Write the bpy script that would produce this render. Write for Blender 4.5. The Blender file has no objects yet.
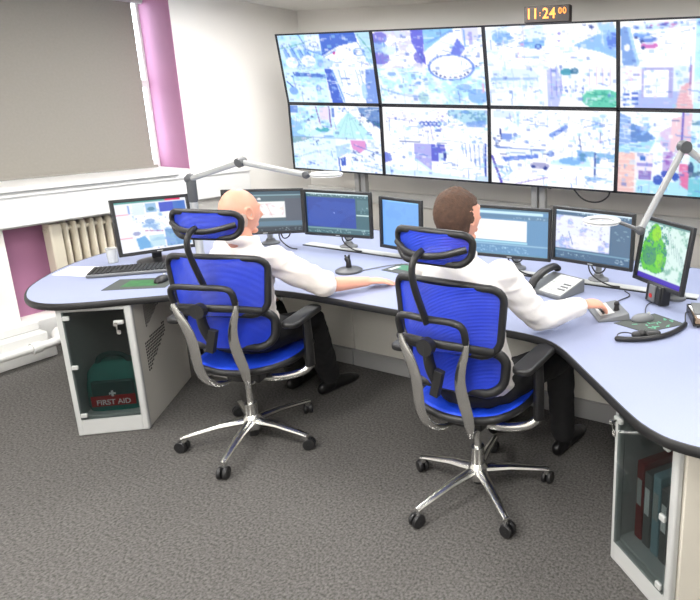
import bpy, bmesh, math, random
import numpy as np
from mathutils import Vector, Matrix, noise
random.seed(7)
PI = math.pi
C = bpy.context.scene.collection
scn = bpy.context.scene

# ------------------------------------------------------------ materials
def srgb(h):
    if isinstance(h, str):
        v = [int(h[i:i+2], 16)/255 for i in (0, 2, 4)]
    else:
        v = list(h)
    return tuple((x/12.92 if x <= .04045 else ((x+.055)/1.055)**2.4) for x in v) + (1,)

def mat(name, color, rough=.5, metal=0, bump=0, bscale=200, var=0, vscale=8, trans=0, emit=None, estr=1, coat=0, kind='noise', spec=.5, stretch=None, sheen=0):
    m = bpy.data.materials.new(name); m.use_nodes = True
    nt = m.node_tree; b = nt.nodes['Principled BSDF']
    b.inputs['Base Color'].default_value = srgb(color)
    b.inputs['Roughness'].default_value = rough
    b.inputs['Metallic'].default_value = metal
    b.inputs['Specular IOR Level'].default_value = spec
    b.inputs['Coat Weight'].default_value = coat
    b.inputs['Sheen Weight'].default_value = sheen
    tc = nt.nodes.new('ShaderNodeTexCoord')
    src = tc.outputs['Object']
    if stretch:
        mp = nt.nodes.new('ShaderNodeMapping'); mp.inputs['Scale'].default_value = stretch
        nt.links.new(src, mp.inputs['Vector']); src = mp.outputs['Vector']
    if var:
        n = nt.nodes.new('ShaderNodeTexNoise'); n.inputs['Scale'].default_value = vscale; n.inputs['Detail'].default_value = 6
        nt.links.new(src, n.inputs['Vector'])
        r = nt.nodes.new('ShaderNodeValToRGB')
        c0 = srgb(color)
        r.color_ramp.elements[0].position = .3; r.color_ramp.elements[1].position = .7
        r.color_ramp.elements[0].color = tuple(max(0, x*(1-var)) for x in c0[:3]) + (1,)
        r.color_ramp.elements[1].color = tuple(min(1, x*(1+var)) for x in c0[:3]) + (1,)
        nt.links.new(n.outputs['Fac'], r.inputs['Fac']); nt.links.new(r.outputs['Color'], b.inputs['Base Color'])
    if bump:
        if kind == 'wave':
            n2 = nt.nodes.new('ShaderNodeTexWave'); n2.bands_direction = 'Z'; n2.inputs['Scale'].default_value = bscale; out = n2.outputs['Fac']
        else:
            n2 = nt.nodes.new('ShaderNodeTexNoise'); n2.inputs['Scale'].default_value = bscale; n2.inputs['Detail'].default_value = 4; out = n2.outputs['Fac']
        nt.links.new(src, n2.inputs['Vector'])
        bp = nt.nodes.new('ShaderNodeBump'); bp.inputs['Strength'].default_value = bump; bp.inputs['Distance'].default_value = .004
        nt.links.new(out, bp.inputs['Height']); nt.links.new(bp.outputs['Normal'], b.inputs['Normal'])
    if emit is not None:
        b.inputs['Emission Color'].default_value = srgb(emit); b.inputs['Emission Strength'].default_value = estr
    if trans:
        out = nt.nodes['Material Output']
        mix = nt.nodes.new('ShaderNodeMixShader'); t = nt.nodes.new('ShaderNodeBsdfTransparent')
        mix.inputs['Fac'].default_value = trans
        nt.links.new(b.outputs[0], mix.inputs[1]); nt.links.new(t.outputs[0], mix.inputs[2]); nt.links.new(mix.outputs[0], out.inputs['Surface'])
    return m

def glass_mat(name, tint, rough=.02, spec=.5):
    m = bpy.data.materials.new(name); m.use_nodes = True
    nt = m.node_tree; nt.nodes.remove(nt.nodes['Principled BSDF']); out = nt.nodes['Material Output']
    t = nt.nodes.new('ShaderNodeBsdfTransparent'); t.inputs['Color'].default_value = srgb(tint)
    g = nt.nodes.new('ShaderNodeBsdfGlossy'); g.inputs['Roughness'].default_value = rough
    f = nt.nodes.new('ShaderNodeLayerWeight'); f.inputs['Blend'].default_value = .5
    pw = nt.nodes.new('ShaderNodeMath'); pw.operation = 'POWER'; pw.inputs[1].default_value = 3.5; nt.links.new(f.outputs['Facing'], pw.inputs[0])
    ma = nt.nodes.new('ShaderNodeMath'); ma.operation = 'MULTIPLY_ADD'; ma.inputs[1].default_value = .6; ma.inputs[2].default_value = .035; nt.links.new(pw.outputs[0], ma.inputs[0])
    mix = nt.nodes.new('ShaderNodeMixShader')
    nt.links.new(ma.outputs[0], mix.inputs[0]); nt.links.new(t.outputs[0], mix.inputs[1]); nt.links.new(g.outputs[0], mix.inputs[2])
    nt.links.new(mix.outputs[0], out.inputs['Surface'])
    return m

def screen_mat(name, strength=1.0):
    m = bpy.data.materials.new(name); m.use_nodes = True
    nt = m.node_tree; b = nt.nodes['Principled BSDF']
    b.inputs['Base Color'].default_value = (.01, .01, .012, 1); b.inputs['Roughness'].default_value = .25
    a = nt.nodes.new('ShaderNodeVertexColor'); a.layer_name = 'picture'
    nt.links.new(a.outputs['Color'], b.inputs['Emission Color']); b.inputs['Emission Strength'].default_value = strength
    return m

M = dict(
    wall=mat('white_wall_paint', (.925, .915, .895), .75, bump=.08, bscale=60, var=.015, vscale=3),
    ceil=mat('ceiling_paint', (.90, .89, .87), .85, bump=.05, bscale=80),
    purple=mat('purple_wall_paint', (.68, .47, .60), .7, bump=.06, bscale=60, var=.02, vscale=4),
    gloss_white=mat('white_gloss_paint', (.88, .88, .87), .35, var=.01, vscale=5),
    carpet=mat('grey_carpet', (.355, .347, .338), .97, bump=1.0, bscale=160, var=.48, vscale=95, spec=.1),
    blind=mat('grey_blind_fabric', (.56, .545, .515), .9, bump=.2, bscale=400, var=.03, vscale=60, spec=.1),
    desk=mat('blue_grey_laminate', (.55, .58, .69), .45, var=.05, vscale=240),
    rubber=mat('black_rubber', (.115, .115, .12), .5, bump=.05),
    panel=mat('light_grey_panel', (.87, .86, .83), .5, var=.01),
    cab=mat('cabinet_grey', (.74, .745, .74), .45, var=.01),
    cream=mat('cream_panel', (.84, .82, .77), .5, var=.01),
    plinth=mat('plinth_grey', (.64, .64, .64), .5),
    black=mat('black_plastic', (.115, .115, .12), .42, bump=.05, bscale=500),
    bezel=mat('monitor_bezel', (.145, .15, .155), .38),
    tvb=mat('video_wall_bezel', (.055, .065, .10), .35),
    grey=mat('grey_plastic', (.42, .43, .44), .45),
    lgrey=mat('light_grey_plastic', (.72, .73, .72), .4),
    silver=mat('silver_arm', (.66, .67, .68), .35, metal=.55),
    chrome=mat('polished_aluminium', (.90, .90, .89), .26, metal=1),
    mesh=mat('blue_chair_mesh', (.08, .235, .84), .42, bump=.9, bscale=55, kind='wave', trans=.045),
    seatb=mat('blue_seat_mesh', (.09, .28, .87), .5, bump=.5, bscale=500),
    shirt=mat('white_shirt_cotton', (.90, .885, .87), .85, bump=.15, bscale=300, sheen=.1),
    shirt2=mat('cream_shirt_cotton', (.90, .87, .845), .85, bump=.15, bscale=300, sheen=.1),
    trouser=mat('black_trouser_cloth', (.075, .075, .085), .85, bump=.2, bscale=300),
    shoe=mat('black_leather', (.05, .05, .055), .35),
    skin=mat('skin_tone', (.86, .62, .52), .5, bump=.08, bscale=120, var=.05, vscale=14),
    brown=mat('brown_hair', (.30, .21, .155), .75, bump=.9, bscale=180, var=.3, vscale=60),
    whiteh=mat('grey_white_hair', (.80, .70, .64), .8, bump=.8, bscale=180, var=.08, vscale=60),
    eye=mat('eye_white', (.9, .9, .88), .2), iris=mat('iris_dark', (.15, .12, .1), .2),
    lips=mat('lip_tone', (.72, .42, .38), .5),
    green=mat('green_nylon', (.04, .44, .40), .6, bump=.3, bscale=200, var=.1, vscale=15),
    dgreen=mat('dark_green_nylon', (.03, .24, .23), .65, bump=.2),
    red=mat('red_label', (.62, .08, .10), .5), white=mat('white_print', (.92, .92, .92), .5),
    paper=mat('white_paper', (.95, .95, .95), .7), matg=mat('mouse_mat_green', (.17, .38, .20), .7, var=.25, vscale=30),
    matd=mat('mouse_mat_grey', (.27, .29, .28), .75),
    glass=glass_mat('tinted_glass', (.80, .82, .82)), wglass=glass_mat('window_glass', (.95, .97, .98)),
    cup=mat('clear_plastic', (.85, .86, .86), .15, trans=.6),
    lcd=mat('phone_display', (.80, .83, .80), .3), key=mat('phone_keys', (.86, .87, .86), .5),
    binder_red=mat('red_binder_card', (.50, .05, .08), .55), binder_blue=mat('pale_blue_binder_card', (.55, .68, .72), .6),
    binder_grey=mat('grey_binder_card', (.40, .41, .41), .6),
    brownp=mat('brown_card', (.58, .50, .42), .8, var=.1),
    rad=mat('radiator_enamel', (.82, .79, .72), .4),
    clockb=mat('clock_case', (.13, .10, .09), .7), digit=mat('amber_digits', (.9, .5, .1), .5, emit=(1, .52, .16), estr=.75),
    badge=mat('red_badge', (.75, .15, .13), .5),
    tube=mat('lamp_diffuser', (.95, .95, .95), .4, emit=(1, .98, .95), estr=.35),
    post=mat('grey_post', (.68, .68, .67), .45), cable=mat('dark_cable', (.19, .19, .20), .5),
    panel_light=mat('ceiling_panel_diffuser', (.95, .95, .95), .5, emit=(1, 1, 1), estr=3),
)
SCR = screen_mat('screen_picture', 1.0)
TVS = screen_mat('video_wall_picture', 1.06)

M['joint'] = mat('dark_grey_joint', (.30, .31, .32), .45)
M['silver'] = mat('satin_grey_arm', (.66, .67, .67), .45, metal=.25)
# ------------------------------------------------------------ mesh helpers
class MB:
    def __init__(s): s.v = []; s.f = []; s.mi = []
    def add(s, vs, fs, mi=0):
        o = len(s.v); s.v += [tuple(v) for v in vs]; s.f += [tuple(i+o for i in f) for f in fs]; s.mi += [mi]*len(fs); return s
    def box(s, c, d, rot=None, mi=0):
        x, y, z = (k/2 for k in d)
        vs = [Vector((i, j, k)) for i in (-x, x) for j in (-y, y) for k in (-z, z)]
        if rot is not None: vs = [rot @ v for v in vs]
        vs = [v+Vector(c) for v in vs]
        return s.add(vs, [(0, 1, 3, 2), (4, 6, 7, 5), (0, 4, 5, 1), (2, 3, 7, 6), (0, 2, 6, 4), (1, 5, 7, 3)], mi)
    def prism(s, pts, z0, z1, mi=0):
        n = len(pts)
        a = sum(pts[i][0]*pts[(i+1) % n][1]-pts[(i+1) % n][0]*pts[i][1] for i in range(n))
        if a < 0: pts = pts[::-1]
        vs = [(p[0], p[1], z0) for p in pts]+[(p[0], p[1], z1) for p in pts]
        fs = [tuple(range(n-1, -1, -1)), tuple(range(n, 2*n))]+[(i, (i+1) % n, n+(i+1) % n, n+i) for i in range(n)]
        return s.add(vs, fs, mi)
    def tube(s, pts, r, seg=12, closed=False, up=None, mi=0, round_end=False):
        pts = [Vector(p) for p in pts]; n = len(pts)
        rr = r if isinstance(r, (list, tuple)) and len(r) == n and not (n == 2 and False) else [r]*n
        if isinstance(r, tuple) and len(r) == 2 and not isinstance(r[0], (list, tuple)) : rr = [r]*n
        if round_end and not closed:
            def sc(q, k): return tuple(x*k for x in q) if isinstance(q, (list, tuple)) else q*k
            def mx(q): return min(q) if isinstance(q, (list, tuple)) else q
            d0 = (pts[0]-pts[1]).normalized(); d1 = (pts[-1]-pts[-2]).normalized()
            pre = [(pts[0]+d0*mx(rr[0])*math.sin(a), sc(rr[0], math.cos(a))) for a in (1.35, .95, .5)]
            post = [(pts[-1]+d1*mx(rr[-1])*math.sin(a), sc(rr[-1], math.cos(a))) for a in (.5, .95, 1.35)]
            pts = [p for p, _ in pre]+pts+[p for p, _ in post]; rr = [q for _, q in pre]+list(rr)+[q for _, q in post]; n = len(pts)
        T = []
        for i in range(n):
            if closed: t = pts[(i+1) % n]-pts[i-1]
            else: t = pts[min(i+1, n-1)]-pts[max(i-1, 0)]
            T.append(t.normalized() if t.length > 1e-9 else Vector((0, 0, 1)))
        if up is None:
            u = Vector((0, 0, 1)) if abs(T[0].z) < .9 else Vector((0, 1, 0))
        else: u = Vector(up)
        vs = []
        for i in range(n):
            if up is not None: u = Vector(up)
            side = T[i].cross(u)
            if side.length < 1e-6: side = T[i].orthogonal()
            side.normalize(); u2 = side.cross(T[i]).normalized(); u = u2
            a, b = rr[i] if isinstance(rr[i], (list, tuple)) else (rr[i], rr[i])
            for k in range(seg):
                t = 2*PI*k/seg
                vs.append(pts[i]+side*a*math.cos(t)+u2*b*math.sin(t))
        fs = []
        m = n if closed else n-1
        for i in range(m):
            j = (i+1) % n
            for k in range(seg):
                fs.append((i*seg+k, j*seg+k, j*seg+(k+1) % seg, i*seg+(k+1) % seg))
        if not closed:
            fs.append(tuple(range(seg))); fs.append(tuple(range((n-1)*seg+seg-1, (n-1)*seg-1, -1)))
        return s.add(vs, fs, mi)
    def lathe(s, prof, c=(0, 0, 0), seg=24, M3=None, mi=0):
        vs = []; n = len(prof)
        for r, z in prof:
            for k in range(seg):
                v = Vector((r*math.cos(2*PI*k/seg), r*math.sin(2*PI*k/seg), z))
                if M3 is not None: v = M3 @ v
                vs.append(v+Vector(c))
        fs = [(i*seg+k, i*seg+(k+1) % seg, (i+1)*seg+(k+1) % seg, (i+1)*seg+k) for i in range(n-1) for k in range(seg)]
        fs += [tuple(range(seg-1, -1, -1)), tuple(range((n-1)*seg, n*seg))]
        return s.add(vs, fs, mi)
    def ball(s, c, r, M3=None, seg=20, mi=0, fn=None):
        vs = []; R = r if isinstance(r, (tuple, list)) else (r, r, r); n = seg//2+1
        for i in range(n+1):
            th = PI*(i+.0001)/(n+.0002)
            for k in range(seg):
                d = Vector((math.sin(th)*math.cos(2*PI*k/seg), math.sin(th)*math.sin(2*PI*k/seg), math.cos(th)))
                p = Vector((d.x*R[0], d.y*R[1], d.z*R[2])) if fn is None else fn(d)
                if M3 is not None: p = M3 @ p
                vs.append(p+Vector(c))
        fs = [(i*seg+k, (i+1)*seg+k, (i+1)*seg+(k+1) % seg, i*seg+(k+1) % seg) for i in range(n) for k in range(seg)]
        return s.add(vs, fs, mi)
    def grid(s, P, mi=0):
        nr, nc = len(P), len(P[0])
        return s.add([p for row in P for p in row], [(i*nc+j, i*nc+j+1, (i+1)*nc+j+1, (i+1)*nc+j) for i in range(nr-1) for j in range(nc-1)], mi)
    def me(s, name):
        me = bpy.data.meshes.new(name); me.from_pydata(s.v, [], s.f)
        bm = bmesh.new(); bm.from_mesh(me)
        bmesh.ops.recalc_face_normals(bm, faces=bm.faces[:]); bm.to_mesh(me); bm.free()
        for p, m in zip(me.polygons, s.mi): p.material_index = m
        return me
    def build(s, name, m, parent=None, bevel=0, smooth=True, solid=0, sub=0, bseg=2):
        me = s.me(name)
        for mm in (m if isinstance(m, list) else [m]): me.materials.append(mm)
        o = bpy.data.objects.new(name, me); C.objects.link(o)
        if parent is not None: o.parent = parent
        if smooth:
            me.polygons.foreach_set('use_smooth', [True]*len(me.polygons))
            me.set_sharp_from_angle(angle=math.radians(38))
        if solid:
            q = o.modifiers.new('thickness', 'SOLIDIFY'); q.thickness = solid; q.offset = 0
        if bevel:
            q = o.modifiers.new('bevel', 'BEVEL'); q.width = bevel; q.segments = bseg; q.limit_method = 'ANGLE'; q.angle_limit = math.radians(40)
        if sub:
            q = o.modifiers.new('subdiv', 'SUBSURF'); q.levels = sub; q.render_levels = sub
        return o

def tag(o, label=None, cat=None, group=None, kind=None):
    if label: o['label'] = label
    if cat: o['category'] = cat
    if group: o['group'] = group
    if kind: o['kind'] = kind
    return o
def thing(name, label, cat, loc=(0, 0, 0), rz=0, group=None):
    o = bpy.data.objects.new(name, None); C.objects.link(o); o.empty_display_size = .1
    o.location = loc; o.rotation_euler = (0, 0, rz)
    return tag(o, label, cat, group)
def copy_tree(o, parent=None):
    kids = list(o.children)
    c = o.copy(); C.objects.link(c); c.parent = parent
    for k in kids: copy_tree(k, c)
    return c
def struct(o): o['kind'] = 'structure'; return o
def smooth_path(pts, n=3, closed=False):
    pts = [Vector(p) for p in pts]
    for _ in range(n):
        q = []
        m = len(pts)
        if not closed: q.append(pts[0])
        for i in range(m if closed else m-1):
            a, b = pts[i], pts[(i+1) % m]
            q += [a*.75+b*.25, a*.25+b*.75]
        if not closed: q.append(pts[-1])
        pts = q
    return pts
def rrect(w, h, r, n=6, top=None):
    """rounded rectangle points (x, z), centre 0; top = width at the top if tapered"""
    pts = []
    for cx, cz, a0 in ((w/2-r, h/2-r, 0), (-w/2+r, h/2-r, 90), (-w/2+r, -h/2+r, 180), (w/2-r, -h/2+r, 270)):
        for k in range(n+1):
            a = math.radians(a0+90*k/n); pts.append((cx+r*math.cos(a), cz+r*math.sin(a)))
    if top:
        pts = [(x*(1+(top/w-1)*(z+h/2)/h), z) for x, z in pts]
    return pts
RZ = lambda a: Matrix.Rotation(a, 3, 'Z')
RX = lambda a: Matrix.Rotation(a, 3, 'X')
RY = lambda a: Matrix.Rotation(a, 3, 'Y')

# ------------------------------------------------------------ camera
cam = bpy.data.cameras.new('camera'); co = bpy.data.objects.new('camera', cam); C.objects.link(co); scn.camera = co
F = 584.34; YAW = .39869; PITCH = .23218; ROLL = .01483
co.location = (0, 0, 1.7356)
co.rotation_euler = (Matrix.Rotation(YAW, 4, 'Z') @ Matrix.Rotation(PI/2-PITCH, 4, 'X') @ Matrix.Rotation(ROLL, 4, 'Z')).to_euler()
cam.sensor_width = 36; cam.lens = F/700*36
cam.shift_x = (350-561.49)/700; cam.shift_y = (241.82-300)/700
cam.clip_start = .05

# ------------------------------------------------------------ room
XL, YB, XR, YF, ZC = -4.9, 4.7, 2.6, -2.2, 2.6
o = MB().add([(XL-.6, YF-.2, 0), (XR+.2, YF-.2, 0), (XR+.2, YB+.2, 0), (XL-.6, YB+.2, 0)], [(0, 1, 2, 3)]).build('floor', M['carpet'], smooth=False); struct(o)
o = MB().box(((XL+XR)/2-.2, (YF+YB)/2, ZC+.06), (XR-XL+.8, YB-YF+.4, .12)).build('ceiling', M['ceil'], smooth=False); struct(o)
o = MB().box(((XL+XR)/2, YB+.1, ZC/2), (XR-XL+.8, .2, ZC)).build('wall_back', M['wall'], smooth=False); struct(o)
o = MB().box((XR+.1, (YF+YB)/2, ZC/2), (.2, YB-YF, ZC)).build('wall_right', M['wall'], smooth=False); struct(o)
o = MB().box(((XL+XR)/2, YF-.1, ZC/2), (XR-XL+.8, .2, ZC)).build('wall_front', M['wall'], smooth=False); struct(o)
# left wall: window opening y .9..3.386 z 1.147..2.52 ; radiator niche y 2.04..3.386 z .22...88
W0, W1, WZ0, WZ1, TH = .75, 3.386, 1.147, 2.55, .42
N0 = 2.045
m = MB()
def wb(y0, y1, z0, z1, x0=XL-TH, x1=XL, mi=0): m.box(((x0+x1)/2, (y0+y1)/2, (z0+z1)/2), (x1-x0, y1-y0, z1-z0), mi=mi)
wb(YF, W0, 0, ZC); wb(W1, YB, 0, ZC); wb(W0, W1, WZ1, ZC)
wb(W0, N0, 0, .86); wb(N0, W1, 0, .20); wb(W0, W1, .86, 1.125, XL-TH, XL)
wb(N0, W1, .20, .86, XL-TH, XL-.16, 1)
# painted reveals (purple sides)
m.box((XL-TH/2, W1-.003, (WZ0+WZ1)/2), (TH-.002, .006, WZ1-WZ0), mi=1)
m.box((XL-TH/2, W0+.003, (WZ0+WZ1)/2), (TH-.002, .006, WZ1-WZ0), mi=1)
struct(m.build('wall_left', [M['wall'], M['purple']], smooth=False))
# sill, nosing and apron box
s = MB(); s.box((XL-TH/2-.0, (W0+W1)/2, 1.136), (TH+.0, W1-W0-.014, .022)); s.box((XL+.055, (W0+3.22)/2-.2, 1.133), (.11, 3.22-W0+.4, .030))
struct(s.build('trim_1', M['gloss_white'], bevel=.004))
s = MB(); s.box((XL+.04, 1.7, 1.0), (.08, 4.4, .235)); s.box((XL+.085, 1.7, 1.09), (.012, 4.4, .02))
struct(s.build('trim_2', M['gloss_white'], bevel=.004))
# window frame and panes at the outer side
wf = MB(); xw = XL-TH+.025
for z in (WZ0+.03, 1.85, WZ1-.03): wf.box((xw, (W0+W1)/2, z), (.05, W1-W0-.014, .06))
for y in (W0+.02, (W0+W1)/2-.3, (W0+W1)/2+.45, W1-.012): wf.box((xw, y, (WZ0+WZ1)/2), (.04, .03 if y in (W0+.02, W1-.012) else .06, WZ1-WZ0))
w = struct(wf.build('window_1', M['gloss_white'], bevel=.004))
MB().box((xw, (W0+W1)/2, (WZ0+WZ1)/2), (.006, W1-W0-.03, WZ1-WZ0-.03)).build('pane', M['wglass'], w, smooth=False)
# roller blind
bl = thing('roller_blind', 'large grey fabric roller blind pulled down over the window', 'blind', (XL-.30, 0, WZ0))
MB().add([(0, W0+.05, .014), (0, W1-.11, .014), (0, W1-.11, WZ1-WZ0-.03), (0, W0+.05, WZ1-WZ0-.03)], [(0, 1, 2, 3)]).build('fabric', M['blind'], bl, smooth=False, solid=.002)
MB().box((0, (W0+W1)/2-.012, .014), (.016, W1-W0-.13, .022)).build('bottom_bar', M['blind'], bl, bevel=.003)
MB().tube([(0, W0+.03, WZ1-WZ0-.04), (0, W1-.03, WZ1-WZ0-.04)], .03, 16).build('roller_tube', M['lgrey'], bl)
# skirting, boxing
s = MB(); s.box((XL+.012, 2.95, .10), (.024, 3.5, .20)); s.box((XL+.02, -.6, .10), (.04, 3.2, .20)); struct(s.build('baseboard_left', M['gloss_white'], bevel=.006))
s = MB(); s.box((XL+.13, .05, .045), (.26, 4.1, .09)); s.box((XL+.09, .05, .125), (.18, 4.1, .07)); s.box((XL+.05, .05, .19), (.10, 4.1, .06)); struct(s.build('trim_3', M['gloss_white'], bevel=.008))
s = MB(); s.box(((XL+XR)/2, YB-.012, .07), (XR-XL, .024, .14)); struct(s.build('baseboard_back', M['gloss_white'], bevel=.005))
# dado trunking on back wall
s = MB(); s.box(((XL+XR)/2, YB-.03, .79), (XR-XL, .06, .13)); struct(s.build('trim_4', M['gloss_white'], bevel=.006))

# radiator
rd = thing('radiator', 'cream column radiator under the window behind the left desk end', 'radiator', (XL-.06, 0, 0))
a = MB(); nf = 16; y0 = 2.42
a2 = MB(); a2.tube([(0, 2.30, .80), (0, 3.34, .80)], .02, 10); a2.tube([(0, 2.30, .28), (0, 3.34, .28)], .02, 10)
for k in range(nf):
    y = y0+k*.058
    c = MB(); c.tube([(0, y, .24), (0, y, .835)], [(.019, .045), (.019, .045)], 14, up=(1, 0, 0), round_end=True)
    c.build('column', M['rad'], rd)
a2.build('header_pipe', M['rad'], rd)
MB().box((.01, 2.345, .54), (.10, .075, .62)).build('end_panel', M['rad'], rd, bevel=.01)
pp = thing('heating_pipe', 'white painted heating pipe with elbow along skirting by the left wall', 'pipe', (XL, 0, 0))
path = smooth_path([(.33, -1.9, .12), (.33, 1.9, .12), (.33, 2.10, .12), (.18, 2.14, .12), (.10, 2.2, .12), (.10, 2.3, .12), (.10, 3.3, .12)], 2)
MB().tube(path, .028, 14).build('pipe', M['gloss_white'], pp)
MB().tube([(.33, 1.93, .12), (.33, 1.98, .12)], .038, 14).build('collar', M['gloss_white'], pp)
MB().tube([(.10, 2.36, .12), (.10, 2.41, .12)], .038, 14).build('collar', M['gloss_white'], pp)
for y in (.5, 1.6): MB().box((.30, y, .06), (.05, .02, .12)).build('bracket', M['gloss_white'], pp, bevel=.004)

# ------------------------------------------------------------ screen pictures
class Cv:
    def __init__(s, w, h, bg):
        s.w, s.h = w, h; s.a = np.zeros((h, w, 3)); s.a[:] = bg
        s.X, s.Y = np.meshgrid((np.arange(w)+.5)/w*100, (np.arange(h)+.5)/h*100)
    def put(s, m, c, al=1): s.a[m] = s.a[m]*(1-al)+np.array(c)*al; return s
    def rect(s, x0, y0, x1, y1, c, al=1): return s.put((s.X >= x0) & (s.X < x1) & (s.Y >= y0) & (s.Y < y1), c, al)
    def ell(s, x, y, rx, ry, c, al=1): return s.put(((s.X-x)/rx)**2+((s.Y-y)/ry)**2 < 1, c, al)
    def ring(s, x, y, rx, ry, t, c, al=1):
        q = ((s.X-x)/rx)**2+((s.Y-y)/ry)**2; return s.put((q < 1) & (q > (1-t)**2), c, al)
    def poly(s, pts, c, al=1):
        m = np.zeros_like(s.X, bool); n = len(pts)
        for i in range(n):
            x0, y0 = pts[i]; x1, y1 = pts[(i+1) % n]
            if y0 == y1: continue
            k = (s.Y > min(y0, y1)) & (s.Y <= max(y0, y1)) & (s.X < (s.Y-y0)*(x1-x0)/(y1-y0)+x0)
            m ^= k
        return s.put(m, c, al)
    def line(s, x0, y0, x1, y1, c, t=.8, al=1):
        dx, dy = x1-x0, y1-y0; L = dx*dx+dy*dy
        u = np.clip(((s.X-x0)*dx+(s.Y-y0)*dy)/L, 0, 1)
        return s.put(np.hypot(s.X-x0-u*dx, (s.Y-y0-u*dy)*.6) < t*.6, c, al)
    def cloud(s, x0, y0, x1, y1, cols, seed, scale=6, amt=.5):
        rg = np.random.default_rng(seed)
        f = np.zeros_like(s.X)
        for k, am in ((scale, 1.), (scale*2.3, .6), (scale*5, .35)):
            g = rg.normal(size=(int(k)+3, int(k)+3))
            gx = s.X/100*k; gy = s.Y/100*k; ix = gx.astype(int); iy = gy.astype(int); fx = gx-ix; fy = gy-iy
            fx = fx*fx*(3-2*fx); fy = fy*fy*(3-2*fy)
            f += am*((g[iy, ix]*(1-fx)+g[iy, ix+1]*fx)*(1-fy)+(g[iy+1, ix]*(1-fx)+g[iy+1, ix+1]*fx)*fy)
        m = (s.X >= x0) & (s.X < x1) & (s.Y >= y0) & (s.Y < y1)
        for i, c in enumerate(cols):
            th = .35+.65*i
            s.put(m & (f > th), c, amt); s.put(m & (f > th+.3), c, amt*.6)
        return s
    def specks(s, x0, y0, x1, y1, c, n, seed, rx=1.2, ry=1.0, al=.8):
        rg = np.random.default_rng(seed)
        for _ in range(n): s.ell(rg.uniform(x0, x1), rg.uniform(y0, y1), rx*rg.uniform(.5, 1.5), ry*rg.uniform(.5, 1.5), c, al*rg.uniform(.4, 1))
        return s
    def blur(s, n=1):
        for _ in range(n):
            p = np.pad(s.a, ((1, 1), (1, 1), (0, 0)), 'edge')
            s.a = (p[1:-1, 1:-1]*4+p[:-2, 1:-1]+p[2:, 1:-1]+p[1:-1, :-2]+p[1:-1, 2:])/8
        return s
def screen_obj(name, cv, w, h, m, parent, y=-.001, loc=(0, 0)):
    """flat picture facing -y, centred on local x=loc[0], z=loc[1]"""
    W_, H_ = cv.w, cv.h
    b = MB()
    b.grid([[(loc[0]-w/2+w*j/(W_-1), y, loc[1]+h/2-h*i/(H_-1)) for j in range(W_)] for i in range(H_)])
    me = bpy.data.meshes.new(name); me.from_pydata(b.v, [], b.f)
    ca = me.color_attributes.new('picture', 'FLOAT_COLOR', 'POINT')
    a = np.clip(cv.a, 0, 1); lin = np.where(a <= .04045, a/12.92, ((a+.055)/1.055)**2.4)
    ca.data.foreach_set('color', np.concatenate([lin, np.ones((H_, W_, 1))], 2).astype(np.float32).ravel())
    me.materials.append(m)
    o = bpy.data.objects.new(name, me); C.objects.link(o); o.parent = parent
    return o
Wh = (1, 1, 1); PB = (.86, .93, 1); LB = (.70, .83, .98); MBl = (.50, .64, .90); DB = (.30, .40, .72); TQ = (.72, .92, .95); LV = (.78, .76, .95); PU = (.52, .47, .80); PK = (.93, .66, .76); DR = (.22, .26, .45); SG = (.45, .68, .62)
def quad(cv, seed, x0, y0, x1, y1, bg=Wh, cols=(PB, TQ, LB), amt=.45, scale=7):
    cv.rect(x0, y0, x1, y1, bg); cv.cloud(x0, y0, x1, y1, cols, seed, scale, amt)
    cv.specks(x0, y0, x1, y1, MBl, 10, seed+1, 1.1, 1.1, .45)
N = 132, 74
def tv0():
    c = Cv(*N, PB)
    quad(c, 1, 0, 0, 47, 50, (.83, .92, 1), (TQ, LB, MBl), .5)
    for x in (4, 12, 20, 27): c.poly([(x, 22), (x+4, 18), (x+9, 44), (x+5, 48)], MBl, .7); c.line(x, 14, x+10, 40, DB, .7, .6)
    c.line(0, 20, 46, 8, SG, 1, .6); c.line(24, 0, 32, 22, DB, .8, .6); c.rect(30, 3, 47, 24, (.95, .98, 1), .8); c.ring(40, 15, 5, 4, .3, DB, .6); c.line(31, 22, 47, 30, MBl, 1.2)
    c.ell(31, 38, 8, 8, (1, 1, .97), .9); c.ell(12, 40, 7, 8, Wh, .9)
    c.rect(47, 0, 100, 50, Wh); c.poly([(47, 0), (84, 0), (86, 13), (66, 18), (54, 26), (47, 32)], (.36, .47, .78)); c.poly([(84, 0), (100, 0), (100, 45), (92, 40), (88, 14)], (.75, .88, .93))
    c.line(87, 4, 99, 28, SG, 1.2, .7); c.line(86, 14, 96, 46, MBl, .8, .8); c.ring(86, 27, 6, 6, .3, MBl, .8); c.ell(60, 27, 1.5, 2.2, (.8, .2, .45)); c.line(48, 33, 62, 24, MBl, .8); c.poly([(47, 33), (60, 40), (52, 50), (47, 50)], LB, .7)
    c.rect(0, 50, 47, 100, (.86, .95, .99)); c.cloud(0, 50, 47, 100, (TQ, LB), 5, 8, .5); c.poly([(10, 54), (47, 58), (47, 63), (12, 60)], DB, .75); c.specks(2, 55, 40, 62, DB, 14, 3); c.ell(8, 82, 5, 6, MBl, .8); c.ell(37, 78, 3, 5, MBl, .8); c.line(2, 68, 8, 76, DB, 1); c.rect(14, 76, 34, 98, (.93, .98, .99), .7)
    c.rect(47, 50, 100, 100, (.92, .95, .99)); c.poly([(47, 50), (54, 50), (62, 100), (50, 100)], (.36, .45, .78)); c.line(55, 52, 64, 98, MBl, 1.2); c.rect(64, 50, 88, 100, Wh, .8)
    for x in (62, 68, 80, 84): c.line(x, 52, x+2, 74, MBl, .7, .7)
    c.line(64, 64, 72, 64, DB, 1); c.poly([(90, 52), (100, 52), (100, 100), (86, 100)], (.50, .60, .86), .85); c.ell(86, 82, 3, 12, LB, .8)
    c.line(0, 50, 100, 50, (.6, .7, .9), .5, .7); return c
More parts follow.
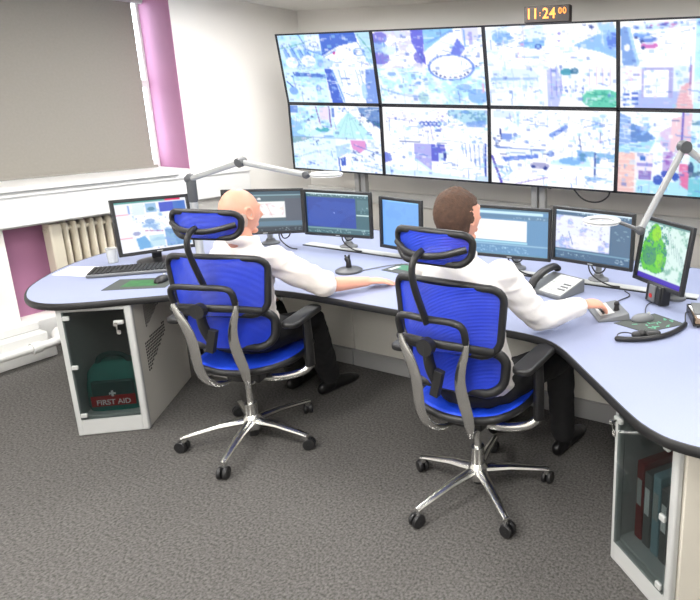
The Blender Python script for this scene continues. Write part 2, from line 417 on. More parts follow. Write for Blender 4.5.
def tv1():
    c = Cv(*N, Wh)
    quad(c, 11, 0, 0, 48, 50, Wh, (LV, PB), .5)
    c.ell(6, 9, 8, 8, PU, .85); c.ell(5, 36, 9, 9, PU, .85); c.ell(5, 22, 8, 8, MBl, .6); c.ell(14, 26, 7, 6, PB, .8)
    c.poly([(36, 0), (48, 0), (50, 50), (44, 40), (36, 14)], (.50, .48, .84)); c.ell(43, 36, 6, 8, (.45, .42, .78), .8)
    c.rect(48, 0, 100, 50, Wh); c.poly([(48, 0), (76, 0), (60, 16), (48, 28)], (.62, .80, .92)); c.line(50, 18, 74, 3, MBl, 1.4, .8)
    c.poly([(78, 12), (84, 26), (72, 50), (66, 50), (72, 28)], (.50, .53, .86)); c.rect(82, 0, 96, 16, (.85, .85, .97), .9); c.line(84, 4, 84, 24, MBl, 1, .8); c.rect(88, 5, 91, 22, PU, .5); c.poly([(86, 22), (99, 30), (99, 50), (76, 50)], Wh); c.specks(90, 12, 99, 28, MBl, 8, 5); c.ell(73, 42, 2, 3, Wh); c.specks(92, 44, 99, 49, DR, 4, 6)
    c.line(49, 50, 100, 50, DB, .5, .9)
    quad(c, 12, 0, 50, 48, 100, (.94, .98, 1), (TQ, PB, LB), .6); c.ell(14, 58, 4, 3, MBl, .7); c.specks(34, 62, 48, 74, MBl, 9, 9, 2, 1.5); c.line(2, 78, 20, 86, MBl, 1.2, .6); c.poly([(10, 88), (36, 84), (46, 96), (8, 98)], (.93, .94, .97)); c.line(12, 84, 44, 92, MBl, .7, .5); c.ell(42, 90, 5, 7, SG, .4)
    quad(c, 13, 48, 50, 100, 100, (.93, .98, .99), (TQ, LB), .6); c.ell(70, 50, 21, 17, Wh, 1); c.ring(70, 50, 21, 17, .10, (.45, .55, .85), .9); c.rect(48, 44, 100, 50, Wh, 0)
    for t in range(30, 160, 16): c.ell(70+17*math.cos(math.radians(t)), 50+13*math.sin(math.radians(t)), 1.2, 1.2, DR, .8)
    c.ell(80, 76, 7, 4, MBl, .6); c.ell(92, 88, 9, 10, (.55, .70, .93), .8); c.line(50, 66, 72, 96, PB, 3, .6); c.rect(96, 70, 98, 82, PK, .8)
    return c
def tv2():
    c = Cv(*N, Wh)
    quad(c, 21, 0, 0, 47, 50, Wh, (PB,), .5); c.ell(13, 13, 8, 7, (.55, .72, .86), .8); c.specks(6, 8, 22, 20, MBl, 14, 2, 1.6, 1.6); c.line(8, 24, 24, 18, MBl, .8, .7)
    c.rect(32, 4, 48, 16, (.88, .95, .98), .8); c.ell(38, 22, 10, 6, (.55, .74, .90), .85); c.ring(42, 26, 3, 3.4, .5, DB, .9); c.line(27, 22, 47, 20, MBl, 1.1, .8); c.line(31, 3, 31, 40, LV, .7, .8); c.line(29, 38, 42, 39, MBl, .9, .7); c.specks(24, 6, 30, 40, PK, 5, 4)
    c.rect(47, 0, 100, 50, Wh); c.poly([(100, 8), (100, 42), (88, 34), (68, 26), (86, 14)], (.62, .76, .95)); c.ell(97, 22, 4, 10, (.42, .52, .85), .9); c.poly([(86, 4), (97, 0), (100, 12), (90, 14)], LB); c.specks(72, 2, 90, 6, DR, 6, 7, 1, 1.4); c.specks(56, 8, 62, 20, PU, 4, 8)
    c.rect(0, 50, 47, 100, (.97, .99, 1)); c.poly([(4, 54), (36, 52), (44, 64), (4, 64)], (.88, .93, .97)); c.rect(2, 64, 40, 67, (.55, .66, .90), .7)
    for x in range(6, 40, 5): c.line(x, 66, x, 76, LB, .8, .7)
    c.rect(4, 66, 42, 76, PB, .5); c.specks(2, 56, 10, 78, MBl, 6, 12)
    c.rect(47, 50, 100, 100, (.97, .98, .99)); c.poly([(48, 54), (56, 50), (60, 76), (56, 100), (48, 100)], (.72, .74, .92), .8)
    for x in (51, 55, 59): c.line(x, 52, x, 86, PU, .7, .55)
    c.ell(63, 57, 5, 4, (.30, .60, .62), .9); c.ell(69, 56, 3, 4, (.25, .45, .50), .8); c.specks(58, 66, 76, 84, DB, 12, 13, 1, 1.4)
    for x in range(80, 100, 5): c.line(x, 53, x, 72, (.85, .70, .75), .7, .6); c.rect(x-2, 58, x, 62, DB, .4)
    c.ell(89, 90, 15, 12, (.45, .80, .62), .95); c.cloud(74, 80, 100, 100, ((.30, .66, .48), (.75, .95, .80)), 8, 16, .7)
    return c
def tv3():
    c = Cv(*N, Wh)
    c.rect(0, 0, 50, 50, Wh); c.poly([(0, 8), (6, 6), (13, 50), (2, 50)], (.55, .66, .85)); c.line(6, 8, 13, 50, LB, 1.8); c.ell(5, 30, 2, 4, Wh, .9)
    c.poly([(8, 4), (40, 2), (46, 8), (20, 12), (10, 10)], LB, .5); c.specks(10, 4, 40, 10, (.75, .25, .45), 8, 5, 1.8, 1); c.specks(10, 4, 44, 9, DB, 12, 6, 2, 1)
    for x, y, k in ((15, 16, MBl), (19, 21, (.45, .55, .82)), (20, 28, (.82, .45, .68))): c.ell(x, y, 6, 3.2, k, .95); c.ell(x, y-2, 3, 1.5, PB, .8); c.ell(x-4, y+2.5, 1.4, 1.6, DR, .9)
    c.line(0, 50, 50, 50, DR, .5, .8)
    c.rect(0, 50, 50, 100, (.98, .98, 1)); c.poly([(14, 78), (44, 72), (44, 100), (10, 100)], (.66, .70, .90), .8)
    c.rect(16, 54, 34, 86, Wh); 
    for x0, x1 in ((15, 17), (33, 36)): c.rect(x0, 54, x1, 88, (.72, .70, .86))
    c.rect(15, 53, 36, 56, (.70, .68, .84)); c.rect(36, 50, 46, 80, (.90, .94, .98)); c.specks(37, 54, 44, 70, LB, 8, 7, 1.5, 2)
    for y in (82, 88, 94):
        c.rect(2, y, 7, y+3, DB, .85); c.rect(8, y-1, 13, y+2, DB, .85)
    c.specks(4, 54, 14, 78, PK, 8, 3); c.poly([(42, 74), (48, 68), (50, 100), (38, 100)], (.90, .72, .70)); 
    for y in range(74, 100, 4): c.line(40, y, 50, y-2, (.95, .85, .82), .5, .6)
    c.rect(47, 50, 48.2, 84, (.6, .4, .55), .7)
    quad(c, 31, 50, 0, 100, 100, (.80, .93, .97), (TQ, LB, MBl), .5); c.ell(56, 80, 10, 14, Wh, .5)
    c.line(50, 50, 100, 50, DB, .5, .8); c.ell(75, 20, 12, 8, (.6, .75, .9), .7)
    return c
def tv4():
    c = Cv(*N, Wh)
    quad(c, 41, 0, 0, 50, 49, (.90, .96, 1), (TQ, LB), .6); c.rect(0, 2, 9, 12, (.40, .52, .78), .8); c.poly([(0, 22), (10, 26), (16, 49), (0, 49)], (.55, .72, .90), .7)
    c.line(30, 2, 34, 28, (.55, .40, .62), 1, .8); c.line(45, 2, 46, 32, (.50, .36, .60), 1.2, .9); c.rect(34, 3, 44, 22, (.93, .85, .90), .8); c.ell(36, 37, 8, 4, (.35, .68, .66), .9); c.ell(34, 34, 3, 2, Wh, .7); c.specks(18, 12, 26, 24, DR, 4, 4); c.ell(20, 42, 14, 5, (.80, .95, .95), .8)
    c.rect(50, 0, 100, 49, Wh); c.poly([(66, 8), (52, 30), (48, 49), (92, 49), (78, 24)], (.78, .93, .92))
    for x in (52, 60, 70, 80): c.line(66, 10, x, 48, (.55, .78, .80), .6, .5)
    c.poly([(76, 2), (100, 2), (100, 34), (88, 22), (78, 10)], (.45, .56, .72), .9); c.cloud(76, 2, 100, 30, (DR, (.35, .55, .5)), 9, 16, .6); c.specks(52, 3, 76, 8, DB, 10, 8); c.rect(48, 4, 51, 18, DB, .7); c.line(68, 8, 100, 40, Wh, 2.5, .8)
    quad(c, 43, 0, 49, 50, 100, (.90, .96, 1), (PB, TQ), .6); c.poly([(0, 49), (26, 49), (12, 56), (0, 60)], (.50, .64, .62), .8); c.specks(24, 54, 32, 62, DR, 5, 6); c.line(4, 82, 30, 70, MBl, 1, .4)
    c.rect(50, 49, 100, 100, (.95, .98, 1)); c.poly([(66, 51), (82, 51), (84, 62), (76, 70), (68, 64)], (.88, .62, .78)); c.poly([(50, 62), (66, 56), (64, 72), (50, 80)], (.70, .82, .92), .8)
    c.poly([(52, 80), (63, 70), (64, 92), (55, 100)], Wh); c.poly([(54, 80), (60, 77), (60, 90), (55, 92)], (.35, .42, .72)); c.line(52, 80, 53, 100, DB, 1.2); c.specks(64, 64, 96, 84, DR, 18, 10, 1, 1.2); c.line(70, 58, 99, 72, DB, .7, .6); c.line(80, 88, 99, 94, MBl, 1, .6)
    c.line(0, 49, 100, 50, (.5, .6, .8), .4, .5); return c
def tv5():
    c = Cv(*N, Wh)
    c.specks(4, 14, 34, 22, DR, 10, 3, .9, 1.1); c.line(4, 16, 40, 22, LV, .8, .7); c.rect(6, 4, 36, 16, (.98, .95, .99), .9)
    for k in range(5): c.ring(39+4*k, 23, 2.4, 3.6, .5, (.30, .38, .70), .85)
    c.ell(54, 32, 3, 2, DB, .7); c.line(47, 24, 49, 48, LV, .8); c.poly([(64, 3), (99, 3), (99, 22), (80, 22), (66, 10)], (.66, .82, .88), .8); c.cloud(64, 3, 99, 24, ((.45, .62, .70), MBl), 3, 16, .7); c.poly([(76, 20), (98, 16), (97, 26), (82, 26)], (.50, .62, .85), .8); c.specks(50, 6, 70, 30, PU, 14, 8); c.specks(84, 38, 94, 48, MBl, 8, 9, 1.4, 1)
    c.rect(16, 49, 36, 50.4, DR, .8); c.rect(52, 49, 62, 50, DR, .5)
    c.poly([(30, 52), (47, 52), (47, 90), (31, 72)], (.72, .70, .90)); c.poly([(47, 52), (60, 51), (61, 74), (47, 76)], (.45, .44, .78)); c.rect(54, 63, 58, 74, PB, .95); c.ell(60, 66, 1.6, 5, DR, .8); c.poly([(31, 72), (50, 92), (50, 96), (30, 76)], PB, .9)
    c.poly([(0, 66), (6, 68), (8, 78), (0, 82)], (.48, .50, .80), .9); c.poly([(0, 84), (14, 92), (40, 90), (90, 98), (0, 99)], (.84, .92, 1), .9)
    for k, x in enumerate((76, 79, 83, 87, 91, 95)): c.line(x, 50, x+1, 62+5*k, (.62, .68, .85), .9, .9)
    c.line(97, 48, 97, 92, (.30, .34, .62), 1.2); c.ell(95, 96, 8, 4, LB, .6)
    return c
def tv6():
    c = Cv(*N, Wh)
    c.cloud(0, 0, 24, 40, (PB, LB), 5, 8, .7); c.rect(2, 3, 20, 12, (.80, .87, .95), .7); c.rect(8, 32, 18, 40, (.52, .60, .86), .9); c.line(8, 26, 9, 40, DR, 1); c.specks(2, 36, 8, 50, DR, 12, 4); c.ell(21, 34, 2, 3, DB, .6)
    c.poly([(48, 32), (56, 24), (62, 18), (64, 22), (56, 32), (50, 36)], (.48, .58, .85), .85); c.specks(48, 24, 64, 34, DB, 9, 5); c.specks(68, 10, 96, 46, MBl, 22, 6, .8, 2); c.specks(80, 6, 92, 20, LB, 10, 7, 2, 2); c.line(72, 30, 74, 50, DR, .7, .7); c.line(88, 26, 88, 40, DR, .6, .6)
    c.line(4, 51, 46, 53, (.40, .48, .72), 1, .8); c.poly([(10, 64), (40, 58), (40, 63), (12, 70)], (.40, .50, .82), .9); c.line(8, 60, 48, 57, DR, .6, .7); c.poly([(12, 56), (46, 53), (46, 57), (14, 62)], (.93, .96, .93))
    c.ell(41, 73, 8, 4.5, (.66, .64, .74), .9); c.ell(36, 75, 1.8, 2.4, DR); c.ell(46, 76, 1.8, 2.4, DR); c.ell(50, 57, 3, 4, DB, .6)
    c.line(1, 64, 9, 99, (.40, .32, .66), 1.8, .9); c.ring(13, 82, 5, 6, .3, LB, .8); c.ring(9, 88, 4, 5, .3, LB, .8); c.line(22, 99, 48, 88, (.62, .54, .78), .8, .8)
    c.poly([(50, 66), (78, 56), (82, 70), (50, 70)], (.75, .90, .97), .8); c.ell(66, 65, 9, 5, (.50, .68, .88), .8); c.poly([(70, 50), (99, 54), (99, 64), (92, 58), (72, 58)], (.55, .72, .84), .9); c.cloud(70, 50, 100, 66, (MBl, (.40, .58, .62)), 12, 16, .6)
    c.line(85, 54, 85, 84, (.35, .42, .60), 1.3); c.ell(85, 86, 8, 2, (.60, .72, .85), .9); c.line(78, 84, 98, 88, LB, 1.4, .8); c.line(52, 70, 98, 72, PB, 1, .8)
    return c
def tv7():
    c = Cv(*N, (.93, .97, 1))
    c.rect(0, 0, 50, 50, (.96, .99, 1)); c.poly([(0, 2), (8, 8), (9, 38), (0, 44)], (.60, .70, .88))
    for y in range(8, 40, 6): c.line(0, y, 8, y+2, PB, .7, .8)
    c.poly([(8, 14), (18, 20), (26, 32), (20, 36), (9, 38)], (.38, .52, .72), .9); c.cloud(8, 14, 26, 38, (MBl, LB), 6, 16, .7); c.poly([(0, 42), (26, 34), (22, 48), (0, 50)], (.65, .84, .93), .9)
    c.poly([(29, 24), (36, 17), (36, 46), (30, 40)], (.86, .78, .88)); c.poly([(36, 8), (44, 4), (44, 50), (36, 46)], (.92, .80, .80)); c.rect(44, 2, 50, 50, (.90, .78, .80)); c.rect(36, 9, 42, 11, DR, .6); c.rect(43.4, 0, 44.4, 50, (.50, .42, .70))
    c.rect(0, 50, 12, 100, (.93, .78, .70)); c.cloud(0, 50, 12, 100, ((.97, .88, .80), (.85, .66, .60)), 15, 22, .6)
    for y in range(54, 100, 5): c.line(0, y, 12, y, (.97, .90, .86), .4, .6)
    c.rect(12, 50, 14, 100, (.96, .92, .92)); c.rect(14, 50, 25, 76, (.93, .90, .94)); c.rect(16, 54, 20, 60, (.30, .46, .72)); c.rect(14, 62, 25, 66, (.66, .62, .82)); c.rect(15, 72, 24, 82, (.62, .52, .72)); c.rect(14, 84, 50, 100, (.74, .90, .95)); c.rect(25, 50, 33, 84, (.96, .98, 1))
    c.poly([(32, 48), (38, 46), (40, 78), (32, 78)], (.72, .60, .78), .8); c.specks(32, 46, 40, 76, (.6, .35, .65), 12, 8, 1.4, 2); c.ell(29, 82, 3.6, 6, (.28, .36, .66), .9); c.ell(34, 74, 3, 4, (.30, .36, .68), .9); c.ell(41, 77, 2.6, 5, (.26, .36, .66), .9); c.poly([(43, 60), (50, 62), (50, 92), (44, 86)], (.88, .52, .60)); c.specks(42, 62, 50, 90, PK, 8, 5)
    c.rect(50, 0, 100, 50, (.88, .96, 1)); c.rect(50, 10, 64, 15, (.35, .52, .55), .8); c.cloud(50, 22, 100, 50, ((.55, .75, .80), LB), 9, 8, .7)
    c.rect(50, 50, 100, 100, (.70, .88, .90)); c.poly([(50, 72), (64, 66), (100, 62), (100, 66), (66, 70), (50, 77)], (.40, .52, .50)); c.rect(50, 78, 100, 100, (.55, .80, .82)); c.ell(51, 66, 2, 8, (.2, .25, .3), .8)
    return c
def detail(c, seed):
    rg = np.random.default_rng(seed)
    for _ in range(260):
        x, y = rg.uniform(0, 98), rg.uniform(0, 97); w_, h_ = rg.uniform(.8, 4.5), rg.uniform(.8, 4.5)
        k = [(1, 1, 1), (.62, .74, .95), (.80, .90, .98), (.40, .48, .72), (.88, .84, .90), (.66, .84, .88)][rg.integers(6)]
        c.rect(x, y, x+w_, y+h_, k, rg.uniform(.2, .65))
    for _ in range(60):
        x, y, a = rg.uniform(0, 95), rg.uniform(0, 95), rg.uniform(-.5, .5) if rg.random() < .6 else PI/2+rg.uniform(-.15, .15); L = rg.uniform(4, 16)
        c.line(x, y, x+L*math.cos(a), y+L*math.sin(a), [(.45, .55, .82), (.70, .80, .95), (1, 1, 1)][rg.integers(3)], rg.uniform(.4, .8), rg.uniform(.35, .8))
    return c
tvf = [[tv0, tv1, tv2, tv3], [tv4, tv5, tv6, tv7]]
VX, VY, ZM, TW, THH = -4.357, 3.99, 1.702, 1.03, .585
tvl = [['upper-row video screen at the far left, with a dark blue building corner', 'upper-row video screen second from left, with a purple tower and round clock-like arc', 'upper-row video screen directly below the amber digital clock', 'upper-row video screen at the right, with parked cars beside a road'],
       ['lower-row video screen at the far left, behind the ring end of the left lamp', 'lower-row video screen second from left, with a purple hoarding in a white street', 'lower-row video screen third from left, with a lone tree on pale ground', 'lower-row video screen at the right, with pink brick buildings behind the lamp joint']]
for r in range(2):
    for c_ in range(4):
        t = thing('video_wall_screen', tvl[r][c_], 'screen', (VX+TW*(c_+.5), VY, ZM), 0, 'video wall screens')
        # upper row leans forward, lower row is upright; screen local origin at the seam
        e = .585; tilt = .125 if r == 0 else 0
        t.rotation_euler = (tilt, 0, 0)
        zc = e/2 if r == 0 else -e/2
        b = MB()
        for sx, dx in ((-1, 0), (1, 0)): b.box((sx*(TW/2-.007), .02, zc), (.013, .05, e-.002))
        for sz in (-1, 1): b.box((0, .02, zc+sz*(e/2-.007)), (TW-.001, .05, .013))
        b.box((0, .045, zc), (TW-.02, .05, e-.02))
        b.build('housing', M['tvb'], t, smooth=False)
        cvv = detail(tvf[r][c_](), 100+10*r+c_).blur(1)
        cvv.a = np.clip(1-(1-cvv.a)*np.array([1.2, 1.12, .85]), 0, 1); screen_obj('picture', cvv, TW-.027, e-.027, TVS, t, y=.006, loc=(0, zc))
        MB().box((.0 if r else .1, -.006, -e+.0 if r else e), (.03, .012, .012)).build('sensor', M['black'], t, bevel=.002) if r == 1 and c_ == 2 else None
# clock on top
ck = thing('digital_clock', 'amber digital clock reading 11 24 on top of the video wall', 'clock', (-1.79, VY-.075, ZM+.585*math.cos(.125)+.003), 0)
MB().box((0, .03, .055), (.345, .05, .11)).build('case', M['clockb'], ck, bevel=.004)
def text_mesh(name, txt, size, loc, rot, m, parent, ext=.001, align='CENTER', sx=1):
    cu = bpy.data.curves.new(name, 'FONT'); cu.body = txt; cu.size = size; cu.extrude = ext; cu.align_x = align; cu.align_y = 'CENTER'; cu.offset = size*.012
    to = bpy.data.objects.new(name, cu); C.objects.link(to)
    dg = bpy.context.evaluated_depsgraph_get(); me = bpy.data.meshes.new_from_object(to.evaluated_get(dg))
    bpy.data.objects.remove(to); me.materials.clear(); me.materials.append(m)
    o = bpy.data.objects.new(name, me); C.objects.link(o); o.parent = parent; o.location = loc; o.rotation_euler = rot; o.scale = (sx, 1, 1)
    return o
for ch_, x_, sz_, z_ in (('1', -.135, .098, .055), ('1', -.085, .098, .055), ('2', -.006, .098, .055), ('4', .046, .098, .055), ('0', .103, .056, .070), ('0', .136, .056, .070)):
    text_mesh('digit', ch_, sz_, (x_, .003, z_), (PI/2, 0, 0), M['digit'], ck, ext=.002)
text_mesh('colon', ':', .05, (-.048, .003, .058), (PI/2, 0, 0), M['digit'], ck, ext=.002)
# posts carrying the video wall
for i, (x, lab) in enumerate(((-3.73, 'grey steel post below the far left of the video wall'), (-1.95, 'grey steel post behind the phone under the video wall'), (-.3, 'grey steel post under the right end of the video wall'))):
    p = thing('support_post', lab, 'post', (x, 4.16, 0), 0, 'posts carrying the video wall')
    MB().box((-.035, 0, 1.15), (.05, .05, 2.3)).box((.035, 0, 1.15), (.05, .05, 2.3)).build('upright', M['post'], p, bevel=.004)
    MB().box((0, 0, .01), (.3, .2, .02)).build('foot_plate', M['post'], p, bevel=.003)
    for zr in (1.4, 2.0): MB().box((0, -.01, zr), (.5, .03, .06)).build('cross_rail', M['post'], p, bevel=.003)
def cable(name, label, pts, r=.004, m='cable', group=None, n=3, cat='cable'):
    o = MB().tube(smooth_path(pts, n), r, 8).build(name, M[m]); return tag(o, label, cat, group)
cable('hanging_cable', 'thin black cable hanging in a loop below the video wall', [(-1.32, 4.03, 1.12), (-1.34, 4.05, 1.07), (-1.42, 4.06, 1.02), (-1.54, 4.06, 1.03), (-1.62, 4.05, 1.12)], .006)

# ------------------------------------------------------------ desk
ZD = .74
front = [(-4.05, 1.92), (-3.81, 1.66), (-3.66, 1.565), (-3.53, 1.515), (-3.40, 1.515), (-3.28, 1.58), (-3.10, 1.76), (-2.956, 1.90), (-2.83, 2.02), (-2.68, 2.12), (-2.50, 2.175), (-2.2, 2.185),
         (-1.2, 2.185), (-1.02, 2.175), (-.90, 2.125), (-.75, 1.98), (-.62, 1.855), (-.45, 1.69), (-.38, 1.64), (-.30, 1.605), (-.15, 1.60), (0, 1.61), (.3, 1.64), (.55, 1.75), (.72, 1.95)]
back = [(.85, 2.4), (.88, 2.9), (.75, 3.3), (.4, 3.56), (0, 3.6), (-3.3, 3.6), (-3.75, 3.58), (-4.1, 3.35), (-4.25, 3.0), (-4.27, 2.6), (-4.2, 2.22)]
outl = [(p.x, p.y) for p in smooth_path([(a_, b_, 0) for a_, b_ in front+back], 2, closed=True)]
wt = thing('curved_worktop', 'long curved blue-grey control desk worktop with black rubber edge', 'desk', (0, 0, ZD))
MB().prism(outl, -.03, 0).build('surface', M['desk'], wt, smooth=False)
edge = [(x, y, -.017) for x, y in outl]
MB().tube(edge, [(.009, .0185)]*len(edge), 10, closed=True, up=(0, 0, 1)).build('edge_band', M['rubber'], wt)
MB().box((-1.85, 2.975, .002), (2.75, .014, .006)).build('cable_slot', M['rubber'], wt, smooth=False)
MB().box((-1.85, 3.02, .003), (2.75, .07, .008)).build('slot_cover', M['lgrey'], wt, bevel=.002)
# knee-hole panels under the desk
segs = [((-3.44, 2.28), (-3.32, 2.83)), ((-3.32, 2.835), (-2.70, 2.835)), ((-2.69, 2.835), (-1.92, 2.835)), ((-1.91, 2.835), (-1.12, 2.835)), ((-1.11, 2.835), (-.42, 2.835)), ((-.41, 2.83), (-.30, 2.28))]
pl = ['grey knee-hole panel beside the first aid cabinet, turned sideways', 'grey knee-hole panel behind the left chair', 'grey knee-hole panel between the two seated operators', 'grey knee-hole panel behind the right chair', 'grey knee-hole panel beyond the right operator legs', 'grey knee-hole panel running to the binder cabinet']
for (p0, p1), lb in zip(segs, pl):
    v = Vector((p1[0]-p0[0], p1[1]-p0[1])); L = v.length; ang = math.atan2(v.y, v.x)
    t = thing('kneehole_panel', lb, 'panel', ((p0[0]+p1[0])/2, (p0[1]+p1[1])/2, 0), ang, 'knee-hole panels under the desk')
    MB().box((0, .012, .36), (L-.006, .024, .69)).build('board', M['panel'], t, bevel=.002)
    MB().box((0, -.005, .055), (L, .03, .11)).build('plinth_strip', M['plinth'], t, bevel=.003)

def cabinet(name, label, A, B, depth, side, left):
    """open-front unit under the worktop; A->B is the front bottom edge seen from the room (left to right)"""
    v = Vector((B[0]-A[0], B[1]-A[1])); w = v.length; ang = math.atan2(v.y, v.x)
    t = thing(name, label, 'cabinet', (A[0], A[1], 0), ang)
    H = .705; k = .018
    MB().box((k/2, depth/2, H/2), (k, depth, H)).build('side_panel', side[0], t, bevel=.003)
    MB().box((w-k/2, depth/2, H/2), (k, depth, H)).build('side_panel', side[1], t, bevel=.003)
    MB().box((w/2, depth-.01, H/2), (w-2*k, .018, H)).build('back_panel', M['plinth'], t)
    MB().box((w/2, depth/2, .05), (w-2*k, depth-.02, .10)).build('base', M['cab'], t, bevel=.003)
    MB().box((w/2, depth/2, H-.01), (w-2*k, depth-.02, .018)).build('top_panel', M['cab'], t)
    # corner posts with rounded front
    f = MB(); f.box((.012, .0, H/2), (.032, .03, H)); f.box((w-.010, .0, H/2), (.034, .03, H)); f.box((w/2, .0, .045), (w, .028, .09)); f.box((w/2, .0, H-.012), (w, .028, .024))
    f.build('front_frame', M['cab'], t, bevel=.008)
    d = MB().box((w/2, -.018, .39), (w-.05, .006, .59)).build('glass_door', M['glass'], t, smooth=False)
    hx, lx = (.035, w-.05) if left else (w-.035, .035)
    for z in (.12, .39, .655): MB().box((hx+(.008 if left else -.008), -.022, z), (.028, .014, .022)).build('hinge', M['lgrey'], d, bevel=.003)
    MB().box((lx, -.026, .62), (.045, .018, .022)).build('lock', M['lgrey'], d, bevel=.006)
    MB().lathe([(.004, 0), (.004, .02), (.010, .022), (.010, .026)], (lx, -.036, .62), 10, RX(PI/2)).box((lx, -.05, .598), (.004, .006, .03)).box((lx+.004, -.048, .575), (.016, .004, .022)).build('key', M['chrome'], d)
    return t, w
u = (.8, .6)
cabL, wL = cabinet('glass_door_cabinet', 'grey glass-door cabinet holding a green first aid bag', (-3.388, 1.561), (-3.132, 1.752), .62, (M['cab'], M['panel']), True)
# perforated vents on the inner side of the left cabinet
vt = MB(); vu = MB()
for r_ in range(14):
    for c_ in range(16):
        yy = .10+c_*.020; z1 = .20+r_*.017
        if .012*c_+.02 < r_*.0170 < .20+.002*c_ and yy < .36: vt.box((wL+.0006, yy, .12+z1-.06), (.002, .011, .010))
        if r_*.017 < .16-.011*c_ : vu.box((wL+.0006, .14+c_*.02, .66-r_*.014), (.002, .012, .008))
for q in (vt, vu): tag(q.build('vent_grille', M['rubber'], cabL, smooth=False), 'patch of small dark vent holes', kind='stuff')
cabR, wR = cabinet('glass_door_cabinet', 'grey glass-door cabinet with upright binders at the near right desk end', (-.556, 1.895), (-.285, 1.69), .62, (M['cab'], M['cream']), False)
# cream end panel continuing to the right out of frame
t = thing('end_panel', 'cream end panel at the near right corner of the desk', 'panel', (-.262, 1.685, 0), .62)
MB().box((.35, .012, .352), (.70, .022, .704)).build('board', M['cream'], t, bevel=.004)

# first aid bag (inside left cabinet)
def in_cab(A, ang, x, y, z=0): 
    return (A[0]+x*math.cos(ang)-y*math.sin(ang), A[1]+x*math.sin(ang)+y*math.cos(ang), z)
aL = math.atan2(1.752-1.561, -3.132+3.388)
fa = thing('first_aid_bag', 'green soft first aid bag with a red label inside the glass cabinet', 'bag', in_cab((-3.388, 1.561), aL, .16, .125, .101), aL); fa.scale = (1.08, 1.05, 1.18)
b = MB()
ring = []
for z, w_, d_ in ((0, .125, .075), (.02, .13, .08), (.12, .128, .08), (.18, .118, .07), (.215, .09, .05), (.225, .06, .03)):
    ring.append([(x*1., y*1., z) for x, y in [(w_*(abs(math.cos(q))**.5)*math.copysign(1, math.cos(q)), d_*(abs(math.sin(q))**.5)*math.copysign(1, math.sin(q))) for q in [2*PI*k/28 for k in range(28)]]])
vs = [p for r_ in ring for p in r_]; n = 28
b.add(vs, [(i*n+k, i*n+(k+1) % n, (i+1)*n+(k+1) % n, (i+1)*n+k) for i in range(len(ring)-1) for k in range(n)]+[tuple(range(n-1, -1, -1)), tuple(range((len(ring)-1)*n, len(ring)*n))])
b.build('bag_body', M['green'], fa)
MB().box((0, -.077, .10), (.18, .02, .10)).build('front_pocket', M['dgreen'], fa, bevel=.008)
MB().tube(smooth_path([(-.07, -.03, .20), (-.06, -.035, .25), (0, -.04, .268), (.06, -.035, .25), (.07, -.03, .20)], 2), (.012, .005), 8).build('handle', M['dgreen'], fa)
rl = MB().box((0, -.0885, .055), (.19, .003, .05)).build('red_label', M['red'], fa, bevel=.001)
text_mesh('lettering', 'FIRST AID', .034, (0, -.0905, .048), (PI/2, 0, 0), M['white'], rl, ext=.0006)
MB().box((0, -.0905, .090), (.009, .002, .028)).box((0, -.0905, .090), (.028, .002, .009)).build('white_cross', M['white'], rl)
# binders in the right cabinet
aR = math.atan2(1.69-1.895, -.285+.556)
bx = [(.060, 'binder_red', .33, 'dark red binder leaning, leftmost behind the right glass door'), (.108, 'binder_grey', .31, 'grey binder standing between the red and pale blue binders'), (.158, 'binder_blue', .33, 'pale blue binder upright in the right glass cabinet'), (.205, 'binder_grey', .30, 'grey binder right of the pale blue binder'), (.252, 'binder_red', .31, 'dark red binder at the hinge side of the right glass cabinet')]
for i, (x, mm, h_, lb) in enumerate(bx):
    t = thing('ring_binder', lb, 'binder', in_cab((-.556, 1.895), aR, x, .20, .101), aR, 'binders in the right cabinet')
    MB().box((0, 0, h_/2), (.040, .27, h_)).build('cover', M[mm], t, bevel=.004)
    MB().box((0, -.1355, h_*.62), (.026, .002, .11)).build('spine_label', M['paper'] if i % 2 else M['lgrey'], t)

